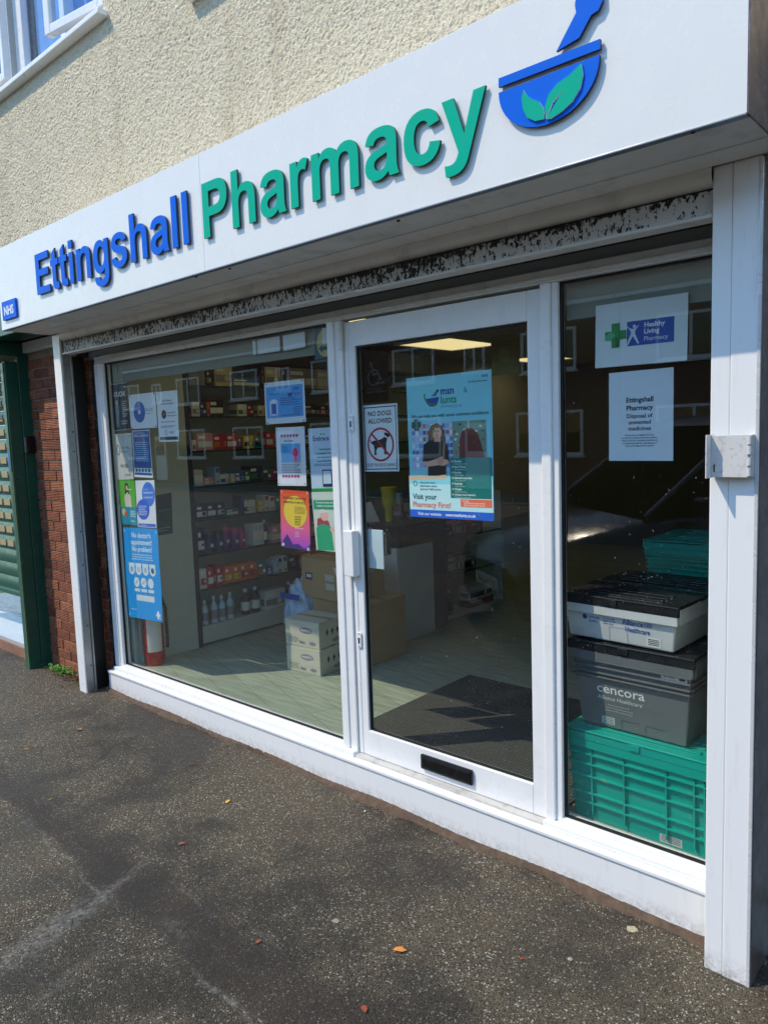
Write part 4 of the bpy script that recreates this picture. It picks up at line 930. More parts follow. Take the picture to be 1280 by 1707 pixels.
pr.text('PHARMACY', .5, .22, .03, '#e9f3e2', 'l', .03, maxw=.45); pr.greek(.6, .95, .68, .84, 4, '#dff0f5'); pr.disc(.2, .72, .12, '#e9c04a', 'artwork'); pr.disc(.32, .78, .09, '#d2506a', 'artwork'); pr.greek(.6, .9, .9, .95, 1, '#dff0f5'); pr.finish(t)
t, pr = poster('poster', 'white poster with blue speech bubbles in the left window', [(225.5, 801), (257, 800), (261, 880), (230, 878.5)], '#e9edf4')
pr.disc(.66, .30, .34, '#3f7fe0', 'artwork', ry=.26); pr.disc(.34, .62, .34, '#2f62d4', 'artwork', ry=.22); pr.text('WORRIED ABOUT', .40, .28, .035, '#eef3fb', 'l', .03, maxw=.52); pr.text('YOUR HEALTH?', .42, .38, .035, '#eef3fb', 'l', .03, maxw=.5); pr.text('let us talk', .42, .20, .03, '#cfe0f8', 'l', 0, maxw=.35); pr.greek(.1, .56, .54, .76, 6, '#cddbf6'); pr.rect(.04, .92, .96, .985, '#2f62d4'); pr.text('www.nhs.uk/pharmacy', .08, .968, .025, '#e6edf8', 'l', .02, maxw=.6); pr.finish(t)
t, pr = poster('poster', 'long bright blue poster asking No doctor\'s appointment? No problem!', [(205, 879), (262, 882), (271.2, 1037.8), (214, 1028)], '#10a0ec', slack=.004)
for i, s in enumerate(("No doctor's", 'appointment?', 'No problem!')): pr.text(s, .52, .105+.075*i, .056, '#f0f6fb', 'c', .03, maxw=.80)
pr.greek(.2, .84, .285, .36, 3, '#bfe0f4', align='c')
for i in range(4):
    u = .20+.20*i; pr.rect(u-.085, .385, u+.085, .42, '#e6f0f6'); pr.disc(u, .455, .085, '#e6f0f6', 'artwork'); pr.disc(u, .455, .045, ('#9fb9c6', '#c3d2da', '#b4c9d4', '#0a6a8e')[i], 'artwork')
for i in range(3):
    u = .32+.2*i; pr.disc(u, .595, .08, '#e6f0f6', 'artwork'); pr.line(u-.03, .61, u+.03, .575, .02, '#9fb0b8'); pr.rect(u-.08, .665, u+.08, .70, '#dcebf4')
pr.rect(.28, .735, .80, .80, '#dfe9ee'); pr.text('Speak to your pharmacist', .54, .762, .018, '#44586a', 'c', .02, maxw=.48); pr.text('ask for help and advice', .54, .790, .018, '#44586a', 'c', .02, maxw=.46); pr.greek(.1, .3, .90, .92, 1, '#d5e8f4')
pr.rect(.84, .915, .96, .945, '#f0f6fb', 'cross', k=8); pr.rect(.875, .885, .925, .975, '#f0f6fb', 'cross', k=8.2); pins(pr, '#d5e4ee'); pr.finish(t)
t, pr = poster('poster', 'dark teal leaflet on the pale panel inside behind the left notices', [(260, 826), (286, 821), (288, 889), (262, 893)], '#0d4f4d', xplane=-2.2035)
pr.rect(0, 0, 1, .3, '#39424c'); pr.text('Scan here', .5, .42, .06, '#7fb0ac', 'c', 0, maxw=.8); pr.greek(.1, .9, .82, .94, 2, '#7fb0ac'); pr.finish(t)

t, pr = poster('poster', 'pale blue landscape notice with a cartoon phone in the left window', [(440.2, 638.4), (506.7, 630.9), (509.8, 702.9), (443.5, 707.6)], '#dfe5ea')
pr.rect(.035, .11, .955, .86, '#3fa0e6'); pr.text('msn', .80, .235, .095, '#24408f', 'c', .03, maxw=.24); pr.text('lunts', .82, .355, .09, '#24608f', 'c', .01, maxw=.2); pr.disc(.645, .29, .065, '#1f3b8c', 'logo', a0=0, a1=math.pi); pr.text('Sign up today', .14, .30, .045, '#24508f', 'l', .02, maxw=.3)
pr.greek(.40, .95, .40, .60, 4, '#1f4f92'); pr.greek(.72, .95, .62, .80, 4, '#1f4f92'); pr.greek(.40, .95, .80, .85, 1, '#1f4f92'); pr.rect(.12, .44, .33, .80, '#bcd7f0', 'figure'); pr.rect(.165, .52, .29, .76, '#2352b5', 'figure'); pr.disc(.2, .46, .035, '#d9e6f2', 'figure'); pr.disc(.26, .46, .035, '#d9e6f2', 'figure'); pr.disc(.15, .79, .025, '#d9a0b0', 'figure'); pr.disc(.30, .79, .025, '#d9a0b0', 'figure'); pins(pr); pr.finish(t)
t, pr = poster('poster', 'white notice with pink hearts and a pink hand picture in the left window', [(459.4, 712.7), (507.4, 710.6), (511, 810), (463.4, 809.6)], '#e6e8f0')
def hearts(v):
    for i in range(6):
        u = .21+.105*i; pr.disc(u-.018, v-.008, .028, '#b0266e', 'heart', n=10); pr.disc(u+.018, v-.008, .028, '#b0266e', 'heart', n=10); pr.poly([(u-.042, v), (u+.042, v), (u, v+.03)], '#b0266e', 'heart')
hearts(.15); hearts(.84); pr.text('msn & lunts', .45, .245, .034, '#274a9a', 'c', .03, maxw=.56); pr.rect(.17, .28, .84, .60, '#58aee6'); pr.poly([(.58, .60), (.54, .46), (.58, .36), (.66, .33), (.74, .36), (.80, .46), (.76, .60)], '#d98ab4', 'figure'); pr.disc(.66, .43, .10, '#d11f78', 'figure'); pr.line(.67, .45, .67, .57, .03, '#a81860', 'figure'); pr.greek(.2, .46, .33, .43, 3, '#2d74b0'); pr.greek(.17, .84, .625, .79, 6, '#6d7486'); pins(pr); pr.finish(t)
t, pr = poster('poster', 'pale blue Embrace emergency contraception notice beside the door post', [(513.3, 714.6), (568, 710.6), (572, 818), (519.9, 819)], '#c4d7ea')
pr.text('Embrace', .14, .20, .075, '#1d2f6e', 'l', .03, maxw=.86); pr.disc(.40, .10, .022, '#17954f', 'logo', n=10); pr.disc(.48, .10, .022, '#17954f', 'logo', n=10)
for i, s in enumerate(('Free Emergency', 'Contraception is available', 'from many pharmacies', 'across Wolverhampton')): pr.text(s, .50, .35+.062*i, .030, '#17704f', 'c', .03, maxw=.80)
pr.greek(.14, .9, .565, .61, 2, '#4d6b8a'); pr.rect(.38, .66, .68, .93, '#1d2f5e', 'phone', k=7); pr.rect(.405, .68, .655, .885, '#c9d9ea', 'phone', k=7.3); pr.rect(0, .955, 1, 1, '#109a3c'); pins(pr, '#8a97a6'); pr.finish(t)
def grad(name, stops):
    m, tt, b, c = base(name); g_ = tt.new('TexCoord'); s = tt.new('SeparateXYZ'); tt.link(g_.outputs['Generated'], s.inputs[0]); r = tt.new('ValToRGB'); tt.link(s.outputs[2], r.inputs[0]); el = r.color_ramp.elements
    for i, (p, h) in enumerate(stops):
        e = el[i] if i < 2 else el.new(p); e.position = p; e.color = (*lin(h), 1)
    tt.link(r.outputs[0], b.inputs['Base Color']); b.inputs['Roughness'].default_value = .4; return m
t, pr = poster('poster', 'orange and pink poster with a yellow sun and purple hills, left window', [(466.9, 816), (514.5, 819), (517.6, 919.6), (468.8, 911.2)], '', mat=grad('sunset_print', ((0, '#a04ad0'), (1, '#f0521c'), (.35, '#f0609a'), (.7, '#f4743a'))))
pr.disc(.52, .36, .40, '#f2cf3a', 'artwork', ry=.27); pr.text('THIS PHARMACY SUPPORTS THE', .5, .155, .040, '#3a3015', 'c', .04, maxw=.80); pr.text('ELIMINATION OF HEPATITIS C', .5, .225, .040, '#3a3015', 'c', .04, maxw=.76); pr.greek(.5, .9, .27, .40, 6, '#8a5a2a'); pr.greek(.5, .74, .43, .60, 4, '#7a7a10', fill=.7); pr.greek(.5, .85, .63, .66, 1, '#e8d8d8'); pr.greek(.5, .64, .70, .80, 4, '#d9c9ee')
pr.poly([(0, .98), (.10, .86), (.22, .76), (.32, .84), (.42, .93), (.60, .90), (.80, .97), (1, .88), (1, 1), (0, 1)], '#43227e', 'hills'); pr.disc(.08, .95, .04, '#d7dcf4', 'artwork', n=10); pr.disc(.92, .965, .045, '#9fb4ee', 'artwork', n=10); pins(pr, '#e6cfc6', .025); pr.finish(t)
t, pr = poster('poster', 'pale poster with a cartoon man in a green jumper next to the door post', [(519, 820), (571, 819), (578, 922), (527.5, 917)], '#d8dcd2')
pr.rect(.03, .14, 1, .30, '#159a72'); pr.text('The blood pressure check', .12, .195, .030, '#eef6f0', 'l', .03, maxw=.85); pr.text('available in this pharmacy', .14, .25, .030, '#eef6f0', 'l', .03, maxw=.85); pr.poly([(.05, 1), (.06, .62), (.20, .52), (.42, .50), (.56, .60), (.60, .98)], '#12a877', 'figure'); pr.poly([(.10, .58), (.12, .46), (.30, .42), (.50, .50), (.52, .58), (.3, .54)], '#b03a52', 'figure'); pr.disc(.36, .40, .13, '#eebcae', 'figure', ry=.09); pr.poly([(.16, .34), (.30, .29), (.52, .32), (.5, .345), (.2, .36)], '#e9dede', 'figure'); pr.disc(.84, .66, .10, '#eebcae', 'figure'); pr.poly([(.68, 1), (.74, .76), (.96, .72), (1, 1)], '#c94a3a', 'figure'); pr.poly([(.50, .62), (.74, .56), (.78, .60), (.56, .68)], '#eebcae', 'figure'); pr.finish(t)
t, pr = poster('sticker', 'square teal sticker with a tan disc at the top of the left window', [(524, 547), (556, 541), (557, 594), (525, 600)], '#0e5a70')
pr.disc(.58, .5, .46, '#c9b878', 'artwork', ry=.46); pr.rect(.40, .04, .95, .55, '#dfe6ee', 'artwork'); pr.disc(.78, .38, .13, '#d8508a', 'artwork'); pr.poly([(.2, .66), (.4, .56), (.4, .62), (.95, .62), (.95, .74), (.4, .74), (.4, .84)], '#0e5a70', 'artwork'); pr.finish(t)
for i, (c, lab) in enumerate((([(420.3, 567.5), (465.6, 559.7), (466.9, 584.7), (421.9, 591.7)], 'blank pale sheet on the pelmet, left one of two at window top'), ([(471, 559), (507.8, 551.9), (508.9, 578.4), (472.7, 584.7)], 'blank pale sheet on the pelmet, right one of two at window top'))):
    t, pr = poster('paper_sheet', lab, c, '#dfeaf6', cat='paper')
    if i == 0: pr.rect(.12, 0, .19, 1, '#8f958b', 'fold')
    pr.finish(t)

t, pr = poster('sign_notice', 'white NO DOGS ALLOWED notice with a crossed out dog on the door', [(603.6, 676.3), (661.8, 671.6), (665.5, 785.5), (607.8, 786.3)], '#e4eaf0', cat='notice')
for a, b, c, d in ((.04, .03, .96, .045), (.04, .955, .96, .97), (.04, .045, .062, .955), (.938, .045, .96, .955)): pr.rect(a, b, c, d, '#15181e', 'border')
pr.text('NO DOGS', .5, .165, .072, '#14171c', 'c', .03, maxw=.70); pr.text('ALLOWED', .5, .275, .072, '#14171c', 'c', .03, maxw=.70); pr.text('EXCEPT FOR SERVICE ANIMALS', .5, .925, .050, '#14171c', 'c', .0, maxw=.84)
dog = [(.18, .50), (.24, .55), (.30, .535), (.50, .52), (.60, .49), (.62, .44), (.60, .40), (.64, .425), (.68, .42), (.76, .45), (.77, .48), (.70, .50), (.66, .58), (.655, .73), (.69, .745), (.60, .745), (.585, .64), (.42, .64), (.37, .68), (.37, .74), (.40, .75), (.31, .75), (.32, .67), (.30, .60), (.24, .58), (.19, .53)]
pr.poly(dog, '#14161a', 'dog'); pr.poly([(.615, .455), (.70, .485), (.685, .505), (.60, .475)], '#e4eaf0', 'collar'); pr.ring(.5, .595, .38, .045, '#b3232b', 'ban_ring', ry=.255); pr.line(.235, .42, .765, .775, .045, '#b3232b', 'ban_ring'); pins(pr, '#3a5a86', .02); pr.finish(t)
GREYFILM = glass((.34, .36, .37), 1.5, 'grey_film', .1)
t, pr = poster('sticker', 'dark see-through wheelchair access sticker at the top left of the door', [(603.6, 588.6), (647, 583.8), (647.8, 668.8), (605, 673)], '', mat=GREYFILM)
pr.ring(.44, .50, .24, .05, '#0c0e11', 'wheelchair'); pr.disc(.34, .22, .06, '#0c0e11', 'wheelchair'); pr.line(.36, .26, .42, .44, .07, '#0c0e11', 'wheelchair'); pr.line(.42, .44, .62, .43, .06, '#0c0e11', 'wheelchair'); pr.line(.62, .43, .72, .56, .06, '#0c0e11', 'wheelchair'); pr.line(.40, .35, .56, .36, .04, '#0c0e11', 'wheelchair'); pr.poly([(.25, .66), (.86, .585), (.86, .635)], '#0c0e11', 'ramp'); pr.text('Please ask for assistance', .5, .80, .05, '#0c0e11', 'c', .02, maxw=.8); pr.greek(.2, .8, .72, .75, 1, '#0c0e11'); pr.finish(t)
t, pr = poster('poster', 'dim yellow notice at the top right of the door glass', [(818, 561), (865, 557), (866, 622), (819, 627)], '#6e6a18', y=.30)
pr.disc(.45, .5, .2, '#8d8a4a', 'artwork'); pr.greek(.15, .85, .15, .3, 2, '#4d4a12'); pr.finish(t)

# the large poster on the door
t, pr = poster('poster', 'large turquoise poster about seven common conditions, on the door glass', [(676.7, 630.8), (818.8, 615.3), (824.4, 868.4), (685.7, 860.8)], '#8fdcea')
pr.text('msn', .42, .135, .052, '#1d3f94', 'l', .04, maxw=.25); pr.text('&', .69, .135, .038, '#3f6fb0', 'l', -.004); pr.text('lunts', .42, .196, .052, '#149058', 'l', .03, maxw=.27); pr.text('pharmacy group', .42, .225, .020, '#3d83b8', 'l', 0, maxw=.32)
pr.disc(.315, .150, .085, '#1d44a8', 'logo', a0=0, a1=math.pi, ry=.062); pr.rect(.285, .20, .35, .213, '#1d44a8', 'logo'); pr.poly([(.215, .125), (.235, .12), (.235, .15), (.28, .185), (.38, .195), (.37, .208), (.27, .20), (.225, .165)], '#149058', 'logo'); pr.poly([(.30, .142), (.34, .125), (.36, .105), (.345, .14)], '#2f9e4a', 'logo'); pr.poly([(.34, .142), (.37, .11), (.385, .115), (.36, .144)], '#1d3f94', 'logo'); pr.disc(.385, .108, .016, '#1d3f94', 'logo', n=10)
pr.text('NHS', .93, .045, .018, '#2a5aa8', 'c', .03); pr.text('Providing NHS services', .96, .072, .012, '#294a7a', 'r', .02, maxw=.26); pr.text('We can help you with seven common conditions', .05, .288, .024, '#1d4046', 'l', .02, maxw=.92)
PK = 6
pr.rect(.045, .325, .93, .66, '#b9cfe4', 'photograph')
for r in range(7):
    for c in range(11):
        u = .05+.047*c; v = .335+.046*r
        if u < .53: pr.rect(u, v, u+.036, v+.028, random.choice(('#5f86c8', '#d9e2ee', '#9fb8dd', '#e9eef4', '#3f63ae', '#cf6a5a' if r < 3 else '#7fa0d6', '#8fbfe0', '#d98a4a' if r == 3 else '#a9bfe2')), 'photograph')
pr.rect(.55, .325, .93, .57, '#6f8f7e', 'photograph')
for c in range(24): 
    u, v = random.uniform(.56, .90), random.uniform(.33, .55); pr.rect(u, v, u+.03, v+.015, random.choice(('#a8503c', '#d5d9d2', '#4c7a58', '#c4c9b8', '#37554a')), 'photograph')
pr.rect(.735, .325, .745, .40, '#dfe6e4', 'photograph')
pr.poly([(.26, .40), (.30, .345), (.37, .33), (.43, .35), (.455, .42), (.47, .52), (.44, .55), (.42, .46), (.26, .47)], '#6b5138', 'woman'); pr.poly([(.18, .60), (.20, .48), (.27, .45), (.42, .45), (.49, .49), (.505, .60), (.47, .605), (.46, .67), (.47, .705), (.24, .705), (.25, .60)], '#15171b', 'woman'); pr.disc(.365, .395, .062, '#d9aa90', 'woman', ry=.045); pr.poly([(.34, .42), (.40, .42), (.41, .46), (.33, .46)], '#cf9d84', 'woman'); pr.poly([(.295, .40), (.31, .35), (.37, .338), (.41, .35), (.425, .385), (.40, .365), (.345, .362), (.32, .40), (.315, .45), (.29, .45)], '#7d6244', 'woman')
pr.poly([(.19, .595), (.235, .60), (.36, .58), (.40, .568), (.43, .58), (.49, .59), (.50, .61), (.44, .63), (.38, .625), (.25, .635), (.20, .625)], '#d5a58c', 'woman'); pr.poly([(.36, .585), (.43, .56), (.445, .60), (.40, .63), (.36, .61)], '#c6907a', 'woman'); pr.poly([(.44, .46), (.465, .48), (.45, .585), (.425, .57)], '#8a6c4a', 'woman')
pr.disc(.35, .388, .008, '#2b211c', 'woman', n=8); pr.disc(.385, .388, .008, '#2b211c', 'woman', n=8); pr.line(.358, .414, .382, .414, .006, '#a8483c', 'woman')
pr.poly([(.63, .58), (.63, .47), (.66, .40), (.72, .375), (.78, .378), (.84, .41), (.88, .49), (.915, .58)], '#6a2c26', 'customer'); [pr.line(.66+.03*i, .58, .70+.015*i, .42, .006, '#4a1d1a', 'customer') for i in range(7)]
pr.rect(.06, .315, .17, .355, '#0f4f50', 'cross', k=20); pr.rect(.09, .295, .14, .378, '#0f4f50', 'cross', k=20.3)
pr.k = 21
pr.rect(0, .70, 1, .78, '#8fdcea', 'artwork'); pr.poly([(0, .70), (.15, .695), (.30, .705), (.47, .69), (.47, .72), (0, .735)], '#cdb99f', 'artwork')
pr.rect(0, .76, 1, .98, '#c3ecf0', 'artwork'); pr.rect(.515, .575, .985, .855, '#0d7670', 'list_panel')
for i, (a, b) in enumerate((('Sinusitis', '(12 years and over)'), ('Sore Throat', '(5 years and over)'), ('Earache', '(1 to 17 years)'), ('Infected insect bite', '(1 year and over)'), ('Impetigo', '(1 year and over)'), ('Shingles', '(18 years and over)'), ('Urinary tract infection', '(Women 16 to 64 years)'))):
    v = .605+.0385*i; pr.disc(.545, v-.006, .009, '#d9c9b0', 'list_panel', n=8); pr.text(a, .565, v, .014, '#e8f3f0', 'l', .03, maxw=.40); pr.text(b, .565, v+.016, .0095, '#c2dcd6', 'l', .01, maxw=.3)
pr.rect(.63, .860, .985, .912, '#f0714c', 'list_panel'); pr.text('Including', .65, .875, .011, '#fbe6dc', 'l', .02); pr.text('NHS Blood pressure service', .67, .891, .011, '#fbe6dc', 'l', .03, maxw=.3); pr.text('NHS Contraception service', .67, .906, .011, '#fbe6dc', 'l', .03, maxw=.3)
for i, s in enumerate(('Ask us for more', 'information about', 'this free* NHS service')): pr.text(s, .14, .755+.024*i, .015, '#15706f', 'l', .015, maxw=.36)
pr.ring(.08, .755, .028, .008, '#2aa0a8', 'logo'); pr.text('Visit your', .04, .868, .040, '#135a62', 'l', .02, maxw=.42); pr.text('Pharmacy First!', .04, .925, .040, '#ef7456', 'l', .02, maxw=.58)
pr.rect(0, .945, 1, 1.0, '#0b5fd0', 'banner'); pr.text('Visit our website:', .10, .983, .022, '#f2f6fb', 'l', .02, maxw=.32); pr.text('www.msnlunts.co.uk', .445, .983, .022, '#f2f6fb', 'l', .035, maxw=.46); pr.finish(t)
for i, (u, v) in enumerate(((674, 635), (684, 859))):
    p = at(u, v, y=.046); s = thing('suction_cup', ('clear suction cup at the top left corner of the large poster', 'clear suction cup at the bottom left corner of the large poster')[i], 'suction cup', p, 'suction cups on the door glass')
    obj('cup', MB().lathe([(.018, .0), (.017, .002), (.009, .008), (.006, .012)], CLEAR, (p.x, .0448, p.z), 16, 'y'), s); obj('knob', MB().lathe([(.005, .0125), (.006, .018), (.003, .021)], CLEAR, (p.x, .0448, p.z), 10, 'y'), s)

t, pr = poster('sign_notice', 'white Healthy Living Pharmacy notice with a green cross, right window', [(993, 509.8), (1147.3, 486.7), (1145, 600.4), (992, 613.8)], '#dfe7ec', cat='notice')
pr.rect(.36, .32, .865, .70, '#1c50ae', 'logo'); pr.text('Healthy', .55, .43, .075, '#eef3f8', 'l', .032, maxw=.25); pr.text('Living', .55, .53, .075, '#eef3f8', 'l', .032, maxw=.20); pr.text('Pharmacy', .55, .64, .070, '#e3ebf4', 'l', 0, maxw=.27)
pr.rect(.115, .44, .355, .575, '#11904a', 'cross', k=9); pr.rect(.19, .32, .28, .70, '#11904a', 'cross', k=9.4); pr.poly([(.19, .44), (.235, .51), (.19, .575), (.115, .575), (.115, .51)], '#4fb98a', 'cross', k=9.8); pr.poly([(.235, .51), (.28, .575), (.28, .70), (.235, .70)], '#0b6a36', 'cross', k=9.8)
pr.k = 11; pr.poly([(.345, .36), (.40, .43), (.44, .44), (.50, .38), (.455, .47), (.455, .52), (.50, .67), (.485, .68), (.43, .55), (.37, .70), (.355, .70), (.41, .50), (.40, .46)], '#cfdff0', 'logo'); pr.disc(.445, .40, .018, '#cfdff0', 'logo', n=12); pr.disc(.425, .345, .02, '#2a5ab4', 'logo', n=12); pr.finish(t)
t, pr = poster('sign_notice', 'white notice about disposal of unwanted medicines in the right window', [(1014.9, 622), (1122.7, 611.7), (1121.8, 768), (1015, 768)], '#dbe6f0', cat='notice')
for i, (s, h) in enumerate((('Ettingshall', .056), ('Pharmacy', .056), ('Disposal of', .047), ('unwanted', .047), ('medicines', .047))): pr.text(s, .49, (.345, .435, .52, .59, .66)[i], h, '#15203c', 'c', .04 if i < 2 else .03, maxw=.5)
for i, s in enumerate(('Pharmacies are obliged to accept', 'unwanted medicines back from patients.', 'Please hand your unwanted medicines to', 'the pharmacy staff who will dispose of', 'them in the appropriate manner')): pr.text(s, .49, .72+.030*i, .018, '#2a3350', 'c', .02, maxw=.68)
pr.finish(t)

# ------------------------------------------------------------------ green neighbour
GREEN = M('#0f4a3c', .35, var=.12, dirt=('#5d6a4e', .35, 14), name='green_paint'); GREEN2 = M('#2a6152', .35, var=.1, name='green_shutter')
gpst = thing('green_post', 'dark green boxed post between the green shutter and brick pier', 'post', (-3.35, -.1, -.16))
bx('channel', -3.315, -3.272, -.195, -.105, -.2, 2.16, GREEN, gpst, .004); bx('box', -3.312, -3.262, -.104, -.0, -.2, 2.2, GREEN, gpst, .003); bx('front_strip', -3.330, -3.286, -.202, -.1955, -.2, 2.15, GREEN2, gpst, .002); bx('rubbing_edge', -3.2855, -3.279, -.2, -.1955, -.19, 1.35, M('#8d8d5c', .7, var=.3, name='worn_edge'), gpst, .001)  # post sides darker green than the front strip, their shade painted in
bx('blue_sticker', -3.3285, -3.312, -.2026, -.2021, 1.36, 1.52, M('#2b6fc4', .4, name='sticker'), gpst, 0)
lk = thing('shutter_lock', 'small black lock box on the side of the green post', 'lock', (-3.25, -.05, 1.55)); bx('body', -3.2615, -3.235, -.100, .0-.032, 1.487, 1.610, BLACKP, lk, .004); bx('bright_edge', -3.262, -3.240, -.106, -.1005, 1.49, 1.605, ALU, lk, .001)
obj('rivet', MB().lathe([(.006, -.003), (.006, 0)], STEEL, (-3.251, -.1061, 1.54), 10, 'y'), lk)
gs = thing('green_shutter', 'green roller shutter with small punched windows at the far left', 'shutter', (-4.2, 0, .35))
TAN = M('#ab9a72', .7, var=.1, name='tan_behind')
slat = MB(); n = 6
for i in range(n+1): slat.v += [(-5.2, -.012*math.sin(math.pi*i/n), .112*i/n), (-3.33, -.012*math.sin(math.pi*i/n), .112*i/n)]
slat.f = [(2*i, 2*i+1, 2*i+3, 2*i+2) for i in range(n)]; slat.m = [0]*n; slat.sm = [True]*n; slat.mats = [GREEN2]; slat.mi(GREEN2)
sme = slat.mesh('slat'); wme = MB().box(-.058, .058, -.0155, -.0125, .030, .082, TAN, .001).mesh('punched_window')
for i in range(17):
    o = bpy.data.objects.new('slat', sme); COL.objects.link(o); o.parent = gs; o.location = (4.2, 0, i*.1135)
    for x in (np.arange(-4.52, -3.40, .155) if i >= 3 else ()):
        w2 = bpy.data.objects.new('punched_window', wme); COL.objects.link(w2); w2.parent = o; w2.location.x = x
bx('bottom_bar', -5.2, -3.33, -.02, .02, .310, .349, GREEN2, gs, .004); bx('shutter_box', -6.0, -2.52, -.30, .05, 2.30, 2.62, GREEN, gs, .005); bx('box_lip', -6.0, -3.27, -.28, .05, 2.20, 2.298, GREEN, gs, .003)
bx('filler_board', -3.26, -2.51, -.06, .05, 2.222, 2.298, M('#d8d8d6', .4, var=.1, vs_=30, name='white_filler'), gs, .002)
st('neighbour_step', -6.0, -3.316, -.10, .30, -.3, -.075, M('#8d6a55', .85, var=.25, bump=.5, name='worn_concrete')); st('neighbour_tiles', -6.0, -3.316, -.085, .30, -.074, -.045, M('#b4b9bb', .35, var=.06, name='pale_tile'))
st('neighbour_floor', -6.0, -3.32, .301, 2.4, -.1, -.046, M('#51555c', .3, var=.15, name='grey_tile')); bx('neighbour_room', -6.0, -2.75, 2.4, 2.5, -.1, 2.6, M('#3c3c3e', .8, name='dim_room'), None, 0, kind='structure')
bx('dividing_wall', -3.30, -2.72, .28, 2.4, -.1, 2.6, M('#8f918f', .7, name='plaster'), None, 0, kind='structure')
bx('inner_door', -4.3, -4.1, .8, .84, -.045, 2.0, WHITE, label='white inner door frame under the green shutter', cat='door')

# ------------------------------------------------------------------ weeds, leaves and marks on the pavement
wd = thing('weed', 'small green weed growing at the foot of the brick pier', 'plant', (-2.9, -.09, -.16))
LEAFG = M('#4f8a2a', .5, var=.3, vs_=60, name='weed_leaf'); LEAFB = M('#5a3a22', .8, var=.3, vs_=60, name='dead_leaf')
def leaf(mb, p, d, ln, wdt, m, up=.5):
    d = Vector(d).normalized(); s = d.cross(Vector((0, 0, 1))).normalized(); p = Vector(p)
    pts = [p, p+d*ln*.35+s*wdt*.5+Vector((0, 0, ln*up*.5)), p+d*ln*.75+s*wdt*.35+Vector((0, 0, ln*up*.6)), p+d*ln+Vector((0, 0, ln*up*.35)), p+d*ln*.75-s*wdt*.35+Vector((0, 0, ln*up*.6)), p+d*ln*.35-s*wdt*.5+Vector((0, 0, ln*up*.5)), p+d*ln*.5+Vector((0, 0, ln*up*.45))]
    mb.add(pts, [(0, 1, 6), (1, 2, 6), (2, 3, 6), (3, 4, 6), (4, 5, 6), (5, 0, 6)], m, True)
a_, b_ = MB(), MB()
for i in range(90):
    x = random.gauss(-2.99, .07); y = -.07-abs(random.gauss(0, .03)); an = random.uniform(0, 6.28); leaf(a_, (x, y, ground_z(x, y)+random.uniform(0, .04)), (math.cos(an), math.sin(an), 0), random.uniform(.02, .05), random.uniform(.01, .02), LEAFG, random.uniform(.2, 1.0))
for i in range(110):
    x = random.gauss(-2.78, .09); y = -.06-abs(random.gauss(0, .045)); an = random.uniform(0, 6.28); leaf(b_, (x, y, ground_z(x, y)+random.uniform(0, .02)), (math.cos(an), math.sin(an), 0), random.uniform(.015, .04), random.uniform(.008, .018), LEAFB, random.uniform(.1, .6))
obj('green_leaves', a_, wd); obj('dead_leaves', b_, wd)
FALL = [(129, 1217, '#c9742a', .030, 'orange fallen leaf nearest the white shutter guide'), (48, 1249, '#c98a2a', .022, 'small yellow orange leaf at the left edge of the pavement'), (80, 1336, '#5a8a2a', .018, 'tiny green leaf on the pavement at left'), (376, 1341, '#d9a94a', .026, 'pale yellow leaf in the middle of the pavement'), (325, 1277, '#4a3322', .026, 'dark curled leaf near the left plinth'), (310, 1407, '#96583a', .026, 'rust red leaf in the middle left of the pavement'), (678, 1587, '#d98a3c', .036, 'large orange leaf in front of the door'), (605, 1678, '#8a4628', .028, 'reddish leaf at the bottom edge of the picture'), (425, 1575, '#8a4a2c', .020, 'small brown leaf left of the large orange one'), (607, 1356, '#b9ae96', .014, 'tiny pale leaf scrap by the plinth under the door post'), (874, 1600, '#9a3f22', .014, 'tiny red leaf scrap right of the large orange leaf'), (377, 1246, '#2b2018', .018, 'dark leaf scrap close to the plinth')]
for u, v, c, s, lab in FALL:
    p = gp(u, v); mb = MB(); an = random.uniform(0, 6.28); leaf(mb, (p.x, p.y, p.z+.004), (math.cos(an), math.sin(an), 0), s*1.3, s*.75, M(c, .6, var=.25, vs_=80, name='fallen_leaf'), .25); mb.tube([(p.x, p.y, p.z+.004), (p.x-math.cos(an)*s*.5, p.y-math.sin(an)*s*.5, p.z+.006)], .0009, M('#6b4a2a', .7, name='stalk'), 5)
    obj('fallen_leaf', mb, label=lab, cat='leaf', group='fallen leaves on the pavement')
for u, v, r, c, lab in ((1053, 1550, .018, '#a89f80', 'round pale gum spot near the right end of the plinth'), (560, 1536, .013, '#8a8676', 'faint pale gum spot left of the door on the pavement'), (950, 1600, .009, '#96907e', 'small pale gum spot left of the white pillar')):
    p = gp(u, v); mb = MB(); n = 18; v_ = [(p.x, p.y, p.z+.0035)]+[(p.x+r*(1+random.uniform(-.15, .15))*math.cos(6.283*i/n), p.y+r*(1+random.uniform(-.15, .15))*math.sin(6.283*i/n), p.z+.0012) for i in range(n)]
    mb.add(v_, [(0, 1+i, 1+(i+1) % n) for i in range(n)], M(c, .8, var=.15, vs_=90, bump=.4, bs=200, name='gum')); obj('gum_spot', mb, label=lab, cat='gum', group='gum spots on the pavement')

